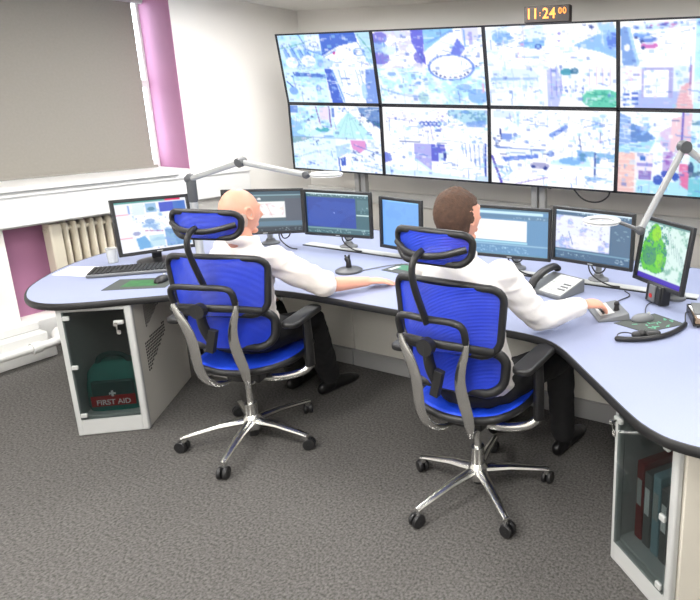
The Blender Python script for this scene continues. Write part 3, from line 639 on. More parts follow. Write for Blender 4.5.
# ------------------------------------------------------------ monitors
def desk_pic(kind):
    c = Cv(112, 70, (.2, .2, .2))
    if kind == 'map':
        c = Cv(112, 70, (.34, .42, .46)); c.rect(0, 0, 100, 8, (.25, .36, .42)); c.rect(0, 8, 100, 12, (.55, .68, .72)); c.rect(78, 18, 100, 74, (.36, .39, .44))
        c.rect(30, 26, 78, 66, (.97, .97, .97)); c.cloud(34, 30, 76, 64, ((.90, .82, .84), (.93, .93, .86)), 4, 9, .7); c.line(54, 34, 60, 62, (.8, .5, .5), .5, .6)
        c.ell(44, 19, 2.5, 3, Wh, .9); c.rect(0, 74, 100, 86, (.38, .50, .58)); c.rect(0, 88, 100, 100, (.22, .26, .30)); c.specks(40, 90, 98, 97, (.8, .9, .9), 22, 5, .8, .8)
    elif kind == 'blue':
        c = Cv(112, 70, (.30, .44, .48)); c.rect(0, 0, 100, 5, (.85, .93, .95)); c.specks(4, 4, 98, 9, (.9, 1, 1), 40, 3, .9, .9); c.rect(1, 12, 78, 84, (.22, .32, .66)); c.cloud(1, 12, 78, 84, ((.24, .36, .72),), 8, 3, .5)
        c.rect(79, 50, 98, 53, (.85, .95, .95)); c.rect(80, 14, 98, 40, (.36, .50, .54)); c.specks(80, 20, 97, 46, (.7, .85, .85), 9, 4); c.specks(2, 90, 70, 97, (.85, .95, .95), 40, 7, .9, .8); c.rect(0, 86, 100, 88, (.5, .66, .68)); c.specks(84, 86, 98, 96, (.9, 1, 1), 10, 8); c.ell(44, 48, 1, 1.6, (.7, .8, 1))
    elif kind == 'plain':
        c = Cv(90, 74, (.48, .70, .97)); c.rect(0, 0, 100, 4, (.55, .80, 1)); c.cloud(0, 0, 100, 100, ((.45, .66, .95),), 2, 3, .4)
    elif kind == 'doc':
        c = Cv(112, 70, (.42, .60, .76)); c.rect(0, 0, 100, 5, (.40, .55, .64)); c.rect(0, 6, 92, 12, (.80, .93, .97)); c.rect(0, 13, 100, 22, (.40, .55, .68)); c.rect(0, 24, 71, 68, Wh); c.cloud(6, 30, 60, 60, ((.97, .93, .92),), 2, 8, .5)
        c.rect(0, 70, 72, 75, (.66, .86, .93)); c.rect(0, 76, 100, 78, (.60, .76, .86)); c.specks(0, 82, 74, 94, (.75, .90, .96), 60, 6, .9, .9); c.rect(0, 97, 100, 100, (.45, .62, .72)); c.specks(50, 17, 98, 20, (.85, .95, 1), 18, 4, .9, .8)
    elif kind == 'cctv':
        c = Cv(112, 70, (.32, .44, .56)); c.rect(0, 0, 100, 5, (.88, .95, 1)); c.specks(30, 4, 98, 8, (.9, 1, 1), 40, 3, .8, 1); c.rect(0, 12, 72, 78, (.93, .95, 1)); c.cloud(0, 12, 72, 78, (LV, MBl, PB), 9, 10, .5); c.specks(4, 16, 70, 60, DR, 26, 5, .9, .9); c.rect(20, 50, 58, 74, (.97, .97, 1), .8); c.line(18, 44, 24, 70, DB, .8, .8)
        c.rect(74, 14, 99, 80, (.36, .47, .58)); c.specks(76, 30, 97, 50, (.70, .85, .90), 12, 4, 1.6, .7); c.rect(0, 82, 100, 84, (.5, .66, .76)); c.specks(2, 88, 50, 94, (.8, .92, .96), 30, 6, .7, .7); c.specks(78, 86, 98, 95, (.9, .97, 1), 12, 7)
    elif kind == 'garden':
        c = Cv(90, 78, (.86, .95, .93)); c.cloud(40, 4, 100, 90, ((.70, .86, .80), (.5, .7, .66)), 5, 12, .6)
        for k in range(7): c.line(52+6*k, 10+6*k, 60+7*k, 40+5*k, (.45, .60, .62), .8, .6)
        c.poly([(2, 38), (10, 28), (14, 10), (24, 2), (34, 8), (40, 26), (52, 36), (58, 56), (56, 78), (40, 86), (10, 84), (0, 70)], (.42, .80, .30)); c.cloud(0, 4, 58, 86, ((.16, .52, .40), (.25, .40, .72), (.70, .95, .35)), 7, 22, .6); c.ell(20, 60, 16, 16, (.20, .42, .55), .45)
        c.ell(28, 20, 10, 13, (.72, .93, .20), .6); c.ell(44, 62, 9, 14, (.62, .92, .25), .5)
        c.rect(0, 0, 100, 4, (.45, .62, .62)); c.rect(0, 91, 100, 100, (.30, .22, .72))
    elif kind == 'wall':
        c = Cv(96, 78, (.96, .97, 1)); c.rect(0, 0, 70, 4, (.35, .62, .60)); c.rect(70, 0, 92, 4, (.9, .2, .4))
        quad(c, 51, 22, 6, 98, 82, Wh, (PB, LB, (.55, .70, .88)), .6, 10)
        c.rect(60, 6, 80, 26, (.28, .36, .80)); c.rect(80, 6, 98, 26, (.30, .48, .80)); c.rect(18, 8, 20, 24, MBl); c.rect(24, 6, 40, 28, (.88, .94, 1)); c.rect(42, 6, 56, 24, (.60, .76, .90)); c.ell(49, 18, 5, 4, (.3, .5, .6), .8)
        c.rect(0, 24, 18, 26, (.9, .5, .6)); c.rect(0, 70, 18, 72, (.9, .5, .6)); c.ell(44, 42, 7, 5, (.45, .62, .85), .7); c.ell(24, 64, 5, 4, (.4, .45, .7), .6); c.line(36, 60, 60, 64, (.6, .3, .6), 1, .6); c.rect(62, 62, 98, 96, (.45, .62, .82)); c.cloud(62, 62, 98, 96, ((.60, .78, .88), MBl), 3, 10, .5); c.poly([(22, 74), (34, 70), (44, 94), (24, 96)], (.40, .66, .88), .9); c.specks(24, 30, 96, 60, (.3, .5, .8), 30, 11, 1, .9); c.rect(40, 70, 60, 94, (.70, .86, .92), .7)
        c.specks(50, 92, 98, 97, (.3, .5, .7), 14, 3)
    return c.blur(1)
def monitor(label, x, y, zc, yaw, tilt, w, h, kind, stand, bez=.018):
    t = thing('computer_monitor', label, 'monitor', (x, y, ZD), yaw, 'desktop monitors')
    g = thing('tmp', None, None); C.objects.unlink(g); bpy.data.objects.remove(g)
    dz = zc-ZD
    R4 = Matrix.Translation((0, 0, dz)) @ Matrix.Rotation(-tilt, 4, 'X')
    hs = MB()
    for sx in (-1, 1): hs.box((sx*(w/2-bez/2), 0, 0), (bez, .026, h))
    for sz in (-1, 1): hs.box((0, 0, sz*(h/2-bez/2)), (w-2*bez+.002, .026, bez))
    hs.box((0, .012, 0), (w-2*bez+.002, .016, h-2*bez+.002)); hs.box((0, .034, 0), (w*.6, .03, h*.6))
    ho = hs.build('housing', M['bezel'], t, bevel=.003); ho.matrix_local = R4
    sc = screen_obj('screen', desk_pic(kind), w-2*bez, h-2*bez, SCR, t, y=.0); sc.matrix_local = R4 @ Matrix.Translation((0, .003, 0))
    MB().box((0, -.014, -h/2+bez*.5), (.03, .002, .005)).build('badge', M['lgrey'], ho)
    if stand == 'pole':
        MB().tube([(0, .10, .0), (0, .10, dz+.05)], .019, 16).build('pole', M['silver'], t)
        MB().box((0, .07, dz), (.06, .06, .06)).box((-.045, .10, dz-.12), (.05, .02, .035)).box((.045, .10, dz-.12), (.04, .02, .025)).build('bracket', M['silver'], t, bevel=.004)
        MB().lathe([(.06, 0), (.06, .012), (.035, .022), (.025, .04)], (0, .10, 0), 20).build('clamp_base', M['grey'], t)
    else:
        MB().box((0, .06, dz/2), (.05, .025, dz)).box((0, .045, dz), (.06, .05, .06)).build('stand_neck', M['bezel'], t, bevel=.005)
        MB().lathe([(.11, 0), (.11, .008), (.06, .016), (.03, .022)], (0, .05, 0), 28).build('stand_base', M['bezel'], t)
    return t
monitor('black monitor on the left desk end showing a tiled camera overview', -3.66, 2.26, .978, 1.22, .15, .41, .34, 'wall', 'base', .02)
monitor('black wide monitor beside the bald operator head, white map window on screen', -3.40, 2.83, .988, .66, .10, .51, .31, 'map', 'pole')
monitor('black wide monitor with a dark blue panel on screen, above the joystick', -2.884, 2.97, .994, .174, .028, .51, .31, 'blue', 'pole')
monitor('squarer black monitor with an empty light blue screen', -2.39, 3.00, .962, -.10, .036, .36, .34, 'plain', 'pole', .02)
monitor('black wide monitor with a white page on screen, right of the dark-haired head', -1.589, 2.99, .990, .11, .046, .51, .31, 'doc', 'pole')
monitor('black wide monitor behind the phone, showing a camera view', -1.071, 2.98, 1.014, -.10, .04, .50, .315, 'cctv', 'pole')
monitor('tilted squarer monitor at the far right, showing a green tree', -.645, 2.87, .993, -.62, .168, .38, .345, 'garden', 'pole', .02)
for (x, y, nm) in ((-2.87, 3.0, 'looped cables hanging under the dark blue panel monitor'), (-1.58, 3.0, 'looped cables hanging under the white page monitor'), (-1.06, 3.0, 'looped cables hanging under the monitor behind the phone'), (-3.3, 2.86, 'looped cable hanging under the map monitor')):
    t = thing('monitor_cables', nm, 'cable', (x, y+.03, ZD), 0, 'cables under the monitors')
    MB().tube(smooth_path([(-.05, 0, .11), (-.03, -.02, .06), (.02, -.03, .03), (.10, -.045, .008), (.16, -.05, .012)], 3), .0045, 8).build('power_lead', M['cable'], t)
    MB().tube(smooth_path([(.06, 0, .11), (.05, -.01, .075), (.01, -.02, .06), (-.02, -.01, .09), (-.03, 0, .11)], 3), .0045, 8).build('video_lead', M['cable'], t)

# ------------------------------------------------------------ things on the desk
p = [(-3.92, 1.815), (-4.02, 1.96), (-3.80, 2.07), (-3.66, 1.90)]
o = MB().prism([(x+3.86, y-1.93) for x, y in p], 0, .002).build('paper_sheet', M['paper'], smooth=False); o.location = (-3.86, 1.93, ZD+.0005)
tag(o, 'white paper sheet lying on the left end of the desk', 'paper')
kb = thing('keyboard', 'dark grey keyboard in front of the leftmost monitor', 'keyboard', (-3.57, 2.06, ZD), .80)
MB().box((0, 0, .014), (.44, .15, .018), RX(.04)).build('case', M['grey'], kb, bevel=.006)
kk = MB()
for r_ in range(6):
    for c_ in range(20):
        if r_ == 0 and 4 < c_ < 10: continue
        kk.box((-.205+c_*.0215, -.056+r_*.0225, .0245+r_*.0011), (.017, .018, .007))
    if r_ == 0: kk.box((-.205+7*.0215, -.056, .0245), (.102, .018, .007))
tag(kk.build('keys', M['black'], kb, bevel=.0015), 'black key rows', kind='stuff')
def mouse(x, y, rz, lb, z=ZD+.004, wire=None):
    t = thing('computer_mouse', lb, 'mouse', (x, y, z), rz)
    MB().ball((0, 0, .006), (.031, .056, .03), fn=lambda d: Vector((.031*d.x, .056*d.y, max(-.006, .027*d.z)))).build('mouse_body', M['black' if wire is None else 'grey'], t)
    MB().lathe([(.003, -.004), (.008, -.003), (.008, .003), (.003, .004)], (0, .032, .030), 12, RY(PI/2)).build('scroll_wheel', M['lgrey'], t)
    return t
o = MB().prism([(-.15, -.10), (.15, -.10), (.15, .10), (-.15, .10)], 0, .003).build('mouse_mat', M['matd'], bevel=.001); o.location = (-3.31, 1.93, ZD); o.rotation_euler = (0, 0, .63)
tag(o, 'dark mouse mat with green centre near the left chair', 'mouse mat')
MB().prism([(-.08, -.06), (.09, -.06), (.09, .06), (-.08, .06)], .003, .0035).build('green_print', M['matg'], o, smooth=False)
mouse(-3.25, 2.0, .5, 'silver-grey mouse on the green-centred mat')
cp = thing('plastic_cup', 'clear plastic cup behind the keyboard, near the radiator', 'cup', (-3.90, 2.13, ZD))
MB().lathe([(.026, 0), (.03, .09), (.034, .092), (.029, .088), (.025, .004)], (0, 0, 0), 24).build('beaker', M['cup'], cp)
jb = thing('joystick_controller', 'grey joystick on a round base beside the outstretched bare forearm', 'joystick', (-2.47, 2.60, ZD))
MB().lathe([(.078, 0), (.078, .012), (.06, .022), (.03, .028)], (0, 0, 0), 28).build('base', M['joint'], jb)
MB().tube([(0, 0, .028), (0, 0, .06), (-.008, 0, .078)], [.017, .015, .017], 12, round_end=True).build('stick', M['black'], jb)
MB().tube([(-.018, 0, .078), (-.022, 0, .10)], .005, 8).tube([(.005, 0, .078), (.008, 0, .104)], .006, 8).build('stick_buttons', M['black'], jb)
cable('joystick_lead', 'thin grey lead running back from the round-based joystick', [(-2.40, 2.64, ZD+.006), (-2.33, 2.80, ZD+.008), (-2.25, 2.88, ZD+.006), (-2.15, 2.93, ZD+.006)], .0035, 'grey')
kp = thing('mouse_mat', 'dark green mat beside the empty light blue monitor', 'mouse mat', (-2.21, 2.78, ZD), -.1)
MB().box((0, 0, .002), (.20, .17, .004)).build('pad', M['matd'], kp, bevel=.001)
MB().box((0, .02, .0045), (.13, .09, .001)).build('green_print', mat('mat_green_print', (.25, .45, .35), .7), kp)
MB().box((-.055, -.02, .0055), (.03, .08, .001)).build('white_print', M['lgrey'], kp)
# phone
ph = thing('desk_phone', 'grey corded desk phone with its handset on the cradle', 'phone', (-1.21, 2.78, ZD), -.30)
b = MB(); b.add([(-.105, -.10, 0), (.125, -.10, 0), (.125, .11, 0), (-.105, .11, 0), (-.105, -.10, .022), (.125, -.10, .022), (.125, .11, .075), (-.105, .11, .075)], [(0, 3, 2, 1), (4, 5, 6, 7), (0, 1, 5, 4), (1, 2, 6, 5), (2, 3, 7, 6), (3, 0, 4, 7)])
pb = b.build('base', M['grey'], ph, bevel=.006)
sl = math.atan2(.053, .21)
def on(x, y, h=.002): return (x, y, .022+(y+.10)*math.tan(sl)+h)
MB().box(on(.045, .0, .001), (.15, .19, .003), RX(sl)).build('face_plate', M['lgrey'], ph, bevel=.001)
MB().box(on(.06, .065, .004), (.085, .04, .003), RX(sl)).build('display', M['lcd'], ph)
for r_ in range(4):
    for c_ in range(3): MB().box(on(-.012+c_*.022, .015-r_*.024, .005), (.015, .014, .006), RX(sl)).build('key', M['key'], ph, bevel=.002)
for r_ in range(3): MB().box(on(.085, .01-r_*.026, .005), (.05, .012, .005), RX(sl)).build('function_key', M['grey'], ph, bevel=.002)
MB().tube(smooth_path([on(-.075, -.10, .02), on(-.075, -.075, .045), on(-.075, .0, .058), on(-.075, .085, .045), on(-.075, .11, .02)], 2), (.026, .020), 14, round_end=True).build('handset', M['black'], ph)
coil = [(-.10+.004*math.cos(k*1.1), -.11-.0009*k, .012+.004*math.sin(k*1.1)) for k in range(60)]
MB().tube(coil, .0016, 6).build('coiled_cord', M['cable'], ph)
# joystick right
jr = thing('control_keypad', 'black wedge-shaped joystick keypad under the right hand of the operator', 'keypad', (-.835, 2.575, ZD), -.95)
b = MB(); b.add([(-.11, -.08, 0), (.11, -.08, 0), (.11, .08, 0), (-.11, .08, 0), (-.105, -.076, .012), (.105, -.076, .012), (.10, .076, .036), (-.10, .076, .036)], [(0, 3, 2, 1), (4, 5, 6, 7), (0, 1, 5, 4), (1, 2, 6, 5), (2, 3, 7, 6), (3, 0, 4, 7)])
b.build('case', M['grey'], jr, bevel=.006)
MB().box((-.01, -.02, .0225), (.15, .07, .003), RX(.156)).build('face_plate', M['lgrey'], jr, bevel=.001)
MB().tube([(.03, .035, .025), (.03, .035, .055)], [.016, .010], 14).ball((.03, .035, .060), .014, seg=16).build('stick', M['black'], jr)
for k in range(6): MB().box((-.065+.022*k, -.035, .0225), (.014, .014, .006), RX(.156)).build('key', M['black'], jr, bevel=.002)
cable('keypad_lead', 'thin dark lead behind the keypad under the operator hand', [(-.86, 2.66, ZD+.006), (-.84, 2.78, ZD+.006), (-.80, 2.88, ZD+.006), (-.86, 2.94, ZD+.006)], .003)
mt = thing('mouse_mat', 'dark mouse mat with green print below the tree monitor', 'mouse mat', (-.625, 2.54, ZD), -.15)
MB().add([(-.13, -.095, 0), (.04, -.12, 0), (.155, .08, 0), (-.02, .13, 0), (-.13, -.095, .003), (.04, -.12, .003), (.155, .08, .003), (-.02, .13, .003)], [(0, 3, 2, 1), (4, 5, 6, 7), (0, 1, 5, 4), (1, 2, 6, 5), (2, 3, 7, 6), (3, 0, 4, 7)]).build('pad', M['matd'], mt)
g = MB(); rg = random.Random(3)
for k in range(26): g.box((rg.uniform(-.05, .1), rg.uniform(-.06, .09), .0034), (rg.uniform(.008, .03), rg.uniform(.004, .01), .0006), RZ(rg.uniform(0, 3)))
g.build('green_print', mat('pale_green_print', (.35, .62, .50), .7), mt)
mouse(-.655, 2.555, -.9, 'dark grey mouse on the mat below the tree monitor', wire=1)
cable('mouse_lead', 'thin black mouse lead curving towards the tree monitor', [(-.655, 2.61, ZD+.015), (-.68, 2.70, ZD+.01), (-.69, 2.78, ZD+.008), (-.66, 2.86, ZD+.006)], .0025)
hs = thing('headset', 'black curved headset lying at the front of the mat', 'headset', (0, 0, ZD))
path = smooth_path([(-.690, 2.27, .012), (-.63, 2.285, .012), (-.56, 2.33, .012), (-.50, 2.40, .013), (-.462, 2.50, .013), (-.455, 2.57, .012)], 3)
MB().tube(path, [(.011, .012)]*len(path), 12, round_end=True).build('headband', M['black'], hs)
MB().tube(smooth_path([(-.63, 2.335, .016), (-.59, 2.36, .02), (-.54, 2.39, .018)], 2), (.018, .014), 12, round_end=True).ball((-.60, 2.35, .022), (.022, .018, .018)).build('earpiece', M['black'], hs)
MB().tube(smooth_path([(-.69, 2.27, .014), (-.70, 2.31, .02), (-.67, 2.34, .02), (-.63, 2.335, .018)], 3), .003, 8).build('microphone_boom', M['cable'], hs)
MB().tube(smooth_path([(-.455, 2.57, .012), (-.47, 2.63, .05), (-.46, 2.69, .03), (-.43, 2.72, .006)], 3), .003, 8).build('lead', M['cable'], hs)
# black holder with badge
dh = thing('desk_holder', 'small black stand with a red badge below the tree monitor', 'holder', (-.665, 2.83, ZD), -.65)
MB().box((0, .02, .05), (.13, .06, .10), RX(-.12)).build('body', M['black'], dh, bevel=.006)
MB().box((-.005, -.016, .055), (.05, .012, .085), RX(-.12)).build('left_pocket', M['grey'], dh, bevel=.004)
MB().box((.045, -.016, .055), (.03, .012, .085), RX(-.12)).build('right_pocket', M['bezel'], dh, bevel=.004)
MB().lathe([(.0005, 0), (.012, 0), (.012, .002), (.0005, .002)], (-.005, -.026, .045), 18, RX(PI/2)).build('red_badge', M['badge'], dh)
# tray and papers at the right
tr = thing('letter_tray', 'black letter tray at the right edge of the desk', 'tray', (-.33, 2.70, ZD), .35)
MB().box((0, 0, .012), (.26, .20, .006)).box((-.128, 0, .03), (.005, .20, .04)).box((.128, 0, .03), (.005, .20, .04)).box((0, .098, .03), (.26, .005, .04)).build('tray_shell', M['black'], tr, bevel=.002)
MB().box((-.1, -.08, .004), (.02, .02, .009)).box((.1, -.08, .004), (.02, .02, .009)).box((-.1, .08, .004), (.02, .02, .009)).box((.1, .08, .004), (.02, .02, .009)).build('feet', M['black'], tr)
for i, (zz, mm, lb, rz_, th_) in enumerate(((.016, 'brownp', 'thick brown card folder in the black letter tray', .35, .028), (.045, 'paper', 'loose white papers on top of the brown folder', .45, .006), (.052, 'binder_grey', 'grey booklet topmost on the letter tray', .30, .008))):
    o = MB().box((0, 0, th_/2), (.235-.02*i, .175-.01*i, th_)).build(['card_folder', 'paper_stack', 'booklet'][i], M[mm], bevel=.001); o.location = (-.33-.01*i, 2.70, ZD+zz); o.rotation_euler = (0, 0, rz_)
    tag(o, lb, ['folder', 'paper', 'booklet'][i])

# ------------------------------------------------------------ lamps
def jointed_lamp(label, base, post_z, j1, j2, j3, head, hyaw):
    t = thing('task_lamp', label, 'lamp', (base[0], base[1], ZD), 0, 'articulated desk lamps')
    L = lambda q: (q[0]-base[0], q[1]-base[1], q[2]-ZD)
    MB().lathe([(.05, 0), (.05, .02), (.03, .03), (.022, .06), (.022, post_z-ZD-.03)], (0, 0, 0), 20).build('post', M['silver'], t)
    MB().tube([(0, 0, post_z-ZD-.12), (0, 0, post_z-ZD+.015)], .027, 16, round_end=True).ball(L(j1), .028, seg=16).build('swivel_joint', M['joint'], t)
    for a_, b_ in ((j1, j2), (j2, j3)):
        MB().tube([L(a_), L(b_)], (.012, .016), 14, up=(0, 0, 1)).build('arm', M['silver'], t)
    v = (Vector(j2)-Vector(j1)).cross(Vector(j3)-Vector(j2)).normalized()
    MB().tube([Vector(L(j2))-v*.024, Vector(L(j2))+v*.024], .027, 20).build('elbow_joint', M['joint'], t)
    hv = (Vector(head)-Vector(j3)); hv.z = 0; hv.normalize()
    MB().ball(L(j3), .022, seg=16).tube([L(j3), Vector(L(head))-hv*.07], (.011, .009), 10).build('head_joint', M['joint'], t)
    Hc = Vector(L(head)); q = [Hc+Vector((math.cos(k*2*PI/40)*.072, math.sin(k*2*PI/40)*.072, 0)) for k in range(40)]
    rh = MB().tube(q, [(.016, .009)]*40, 10, closed=True, up=(0, 0, 1)).build('ring_shade', M['lgrey'], t)
    q = [Hc+Vector((math.cos(k*2*PI/40)*.072, math.sin(k*2*PI/40)*.072, -.010)) for k in range(40)]
    MB().tube(q, [(.010, .003)]*40, 8, closed=True, up=(0, 0, 1)).build('diffuser', M['tube'], rh)
    return t
jointed_lamp('grey jointed ring lamp reaching over from the left desk end', (-3.46, 2.385), 1.25, (-3.465, 2.38, 1.255), (-3.03, 2.40, 1.380), (-2.60, 2.46, 1.325), (-2.475, 2.485, 1.335), 0)
jointed_lamp('grey jointed ring lamp bent down in front of the right video screens', (-.16, 2.86), 1.26, (-.16, 2.86, 1.26), (-.512, 2.58, 1.56), (-.665, 2.48, 1.192), (-.84, 2.46, 1.225), 0)

# ------------------------------------------------------------ chairs
def make_chair():
    t = thing('office_chair', 'blue mesh ergonomic office chair with chrome frame under the bald operator', 'chair')
    # base: hub, five arms, casters
    bs = MB(); bs.lathe([(.045, .075), (.05, .10), (.042, .135), (.030, .15)], (0, 0, 0), 24)
    a0 = CH_A
    for k in range(5):
        a = a0+k*2*PI/5; d = Vector((math.cos(a), math.sin(a), 0))
        bs.tube([d*.03+Vector((0, 0, .115)), d*.15+Vector((0, 0, .108)), d*.30+Vector((0, 0, .082)), d*.325+Vector((0, 0, .076))], [(.026, .020), (.021, .015), (.015, .011), (.014, .010)], 10, up=(0, 0, 1))
        bs.tube([d*.315+Vector((0, 0, .085)), d*.315+Vector((0, 0, .055))], .013, 12)
    bs.build('star_base', M['chrome'], t)
    for k in range(5):
        a = a0+k*2*PI/5; d = Vector((math.cos(a), math.sin(a), 0)); an = a+1.1+.5*k
        wv = Vector((math.cos(an), math.sin(an), 0)); c = d*.315+wv.cross(Vector((0, 0, 1)))*.012
        cc = MB()
        for sg in (-1, 1): cc.lathe([(.012, -.010), (.027, -.009), (.030, -.004), (.030, .004), (.027, .009), (.012, .010)], c+wv*.014*sg+Vector((0, 0, .030)), 20, Matrix.Rotation(an, 3, 'Z') @ RY(PI/2))
        cc.tube([c-wv*.026+Vector((0, 0, .030)), c+wv*.026+Vector((0, 0, .030))], .006, 8)
        cc.box(c+Vector((0, 0, .052)), (.03, .014, .016), Matrix.Rotation(an, 3, 'Z'))
        cc.build('caster', M['black'], t)
    MB().tube([(0, 0, .05), (0, 0, .22)], .024, 16).build('column_sleeve', M['black'], t)
    MB().tube([(0, 0, .15), (0, 0, .40)], .0165, 16).tube([(0, 0, .15), (0, 0, .23)], .030, 16).build('gas_column', M['chrome'], t)
    MB().box((0, .02, .405), (.17, .26, .055)).box((.11, .05, .40), (.10, .02, .015)).build('tilt_mechanism', M['black'], t, bevel=.012)
    # seat: blue pad dished, black frame
    o = rrect(.50, .48, .12, 8)
    sp = MB(); P = []
    n = 16
    for i in range(n+1):
        v = -1+2*i/n; row = []
        for j in range(n+1):
            u_ = -1+2*j/n
            x = u_*math.sqrt(1-.35*v*v)*.235; y = v*math.sqrt(1-.30*u_*u_)*.235
            z = .478+.018*u_*u_-.045*max(0, v-.4)**2+.012*max(0, -v)**2
            row.append((x, y+.03, z))
        P.append(row)
    sp.grid(P); sp.build('seat_mesh', M['seatb'], t, solid=.012)
    rim = P[0]+[r_[-1] for r_ in P[1:]]+P[-1][::-1][1:]+[r_[0] for r_ in P[::-1]][1:-1]
    MB().tube([(x*1.01, .03+(y-.03)*1.01, z-.012) for x, y, z in rim], (.017, .017), 10, closed=True).build('seat_frame', M['black'], t)
    # back: frame + mesh, curved round the sitter
    def back_panel(w, h, zc, yc, top, curve, lean, nm, rt, rr=.07):
        pts = rrect(w, h, rr, 6, top)
        f3 = lambda x, z: (x, yc+curve*(x/(w/2))**2-lean*z, zc+z)
        fr = MB().tube([f3(x, z) for x, z in pts], [rt]*len(pts), 10, closed=True).build(nm+'_frame', M['black'], t)
        g = MB(); n = 18; P = []
        for i in range(n+1):
            v = -1+2*i/n; row = []
            half = [abs(x) for x, z in pts]
            zz = v*h/2; az = abs(zz); k = h/2-rr
            wx = w/2-rr+math.sqrt(max(0, rr*rr-max(0, az-k)**2)); wx *= 1+(top/w-1)*(zz+h/2)/h
            for j in range(13): row.append(f3(wx*(-1+2*j/12), zz))
            P.append(row)
        g.grid(P); g.build(nm+'_mesh', M['mesh'], fr)
        return fr
    back_panel(.44, .275, .925, -.262, .49, .065, .04, 'backrest', .0155, .06)
    back_panel(.44, .175, .700, -.215, .46, .06, -.05, 'lumbar', .020, .065)
    back_panel(.30, .115, 1.220, -.325, .335, .045, .08, 'headrest', .014, .045)
    # headrest stem
    MB().tube(smooth_path([(0, -.345, .94), (0, -.37, 1.0), (0, -.405, 1.08), (0, -.425, 1.16), (0, -.40, 1.205), (0, -.355, 1.215)], 3), (.015, .011), 12, up=(1, 0, 0)).build('headrest_stem', M['black'], t)
    MB().tube(smooth_path([(-.15, -.30, 1.225), (-.06, -.36, 1.20), (.06, -.36, 1.20), (.15, -.30, 1.225)], 3), (.011, .013), 10).build('headrest_bracket', M['black'], t)
    # black bridge over the two chrome bars and lower cross bar with knob
    MB().tube(smooth_path([(-.145, -.31, .87), (-.145, -.325, .935), (-.11, -.335, .955), (0, -.34, .952), (.11, -.335, .955), (.145, -.325, .935), (.145, -.31, .87)], 2), (.014, .014), 12).build('bridge', M['black'], t)
    MB().tube(smooth_path([(-.215, -.235, .815), (-.12, -.30, .845), (0, -.32, .85), (.12, -.30, .845), (.215, -.235, .815)], 3), (.011, .017), 12).tube([(0, -.34, .85), (0, -.37, .85)], .034, 20).build('cross_bar', M['black'], t)
    # central lumbar spine
    MB().tube(smooth_path([(0, -.345, .86), (0, -.345, .78), (.015, -.325, .71), (.0, -.285, .67)], 3), (.026, .015), 12, up=(1, 0, 0)).box((.03, -.335, .70), (.035, .025, .11), RY(.25)).build('lumbar_spine', M['black'], t, bevel=.004)
    # chrome S-shaped bars
    for sg in (-1, 1):
        pts = smooth_path([(sg*.148, -.31, .885), (sg*.146, -.312, .84), (sg*.118, -.305, .77), (sg*.100, -.292, .69), (sg*.106, -.275, .60), (sg*.115, -.255, .52), (sg*.105, -.235, .45), (sg*.075, -.18, .395), (sg*.05, -.04, .378)], 3)
        n = len(pts); rad = []
        for i in range(n):
            f = i/(n-1); wv = .012+.016*math.sin(PI*min(1, max(0, (f-.12)/.75)))
            rad.append((wv, .010))
        MB().tube(pts, rad, 12, up=(0, -1, .35)).build('back_support_bar', M['chrome'], t)
    # arm brackets, posts, pads
    for sg in (-1, 1):
        MB().tube(smooth_path([(sg*.05, -.03, .375), (sg*.15, -.05, .385), (sg*.26, -.03, .405), (sg*.295, .0, .43), (sg*.30, .0, .47)], 3), (.015, .020), 12).build('arm_bracket', M['chrome'], t)
        MB().tube([(sg*.30, .0, .44), (sg*.30, .0, .60), (sg*.297, -.0, .70)], [(.022, .030), (.021, .028), (.019, .024)], 12, up=(0, 1, 0)).build('arm_post', M['black'], t)
        pr = [(x, z) for x, z in rrect(.088, .27, .035, 5)]
        ap = MB(); ap.prism([(x+sg*.29, z*1.06-.02) for x, z in pr], .70, .728); ap.build('arm_pad', M['black'], t, bevel=.009, bseg=3)
    return t
CH_A = 0
chair = make_chair()
chair['group'] = 'operator chairs'
ch2 = copy_tree(chair)
ch2['label'] = 'blue mesh ergonomic office chair with chrome frame under the dark-haired operator'
for root, (x, y, rz), base_dir, dy, dz in ((chair, (-2.528, 1.905, .33), 3.92, .07, -.035), (ch2, (-1.247, 2.024, .012), 3.094, 0, 0)):
    root.location = (x, y, 0); root.rotation_euler = (0, 0, rz)
    for k in root.children:
        if k.name.split('.')[0] in ('star_base', 'caster'): k.rotation_euler = (0, 0, base_dir-rz)
        elif k.name.split('.')[0] in ('gas_column', 'column_sleeve'): k.location = (0, 0, dz*.5)
        else: k.location = (0, dy+(.05 if dy and k.name.startswith('headrest') else 0), dz)

# ------------------------------------------------------------ people
def bake(mb, name, mt_, parent, voxel=.006, smooth=3, disp=None):
    me = mb.me(name+'_raw'); o = bpy.data.objects.new(name, me); C.objects.link(o)
    q = o.modifiers.new('r', 'REMESH'); q.mode = 'VOXEL'; q.voxel_size = voxel; q.use_smooth_shade = True
    if smooth: q = o.modifiers.new('s', 'SMOOTH'); q.factor = .5; q.iterations = smooth
    dg = bpy.context.evaluated_depsgraph_get(); m2 = bpy.data.meshes.new_from_object(o.evaluated_get(dg))
    bpy.data.objects.remove(o); m2.name = name
    if disp:
        n = len(m2.vertices); co_ = np.empty(n*3, np.float32); m2.vertices.foreach_get('co', co_); no = np.empty(n*3, np.float32); m2.vertices.foreach_get('normal', no)
        co_ = co_.reshape(-1, 3); no = no.reshape(-1, 3)
        d = np.array([disp(Vector(c_)) for c_ in co_.tolist()], np.float32)
        m2.vertices.foreach_set('co', (co_+no*d[:, None]).ravel())
    m2.materials.clear(); m2.materials.append(mt_)
    m2.polygons.foreach_set('use_smooth', [True]*len(m2.polygons))
    o = bpy.data.objects.new(name, m2); C.objects.link(o); o.parent = parent
    return o
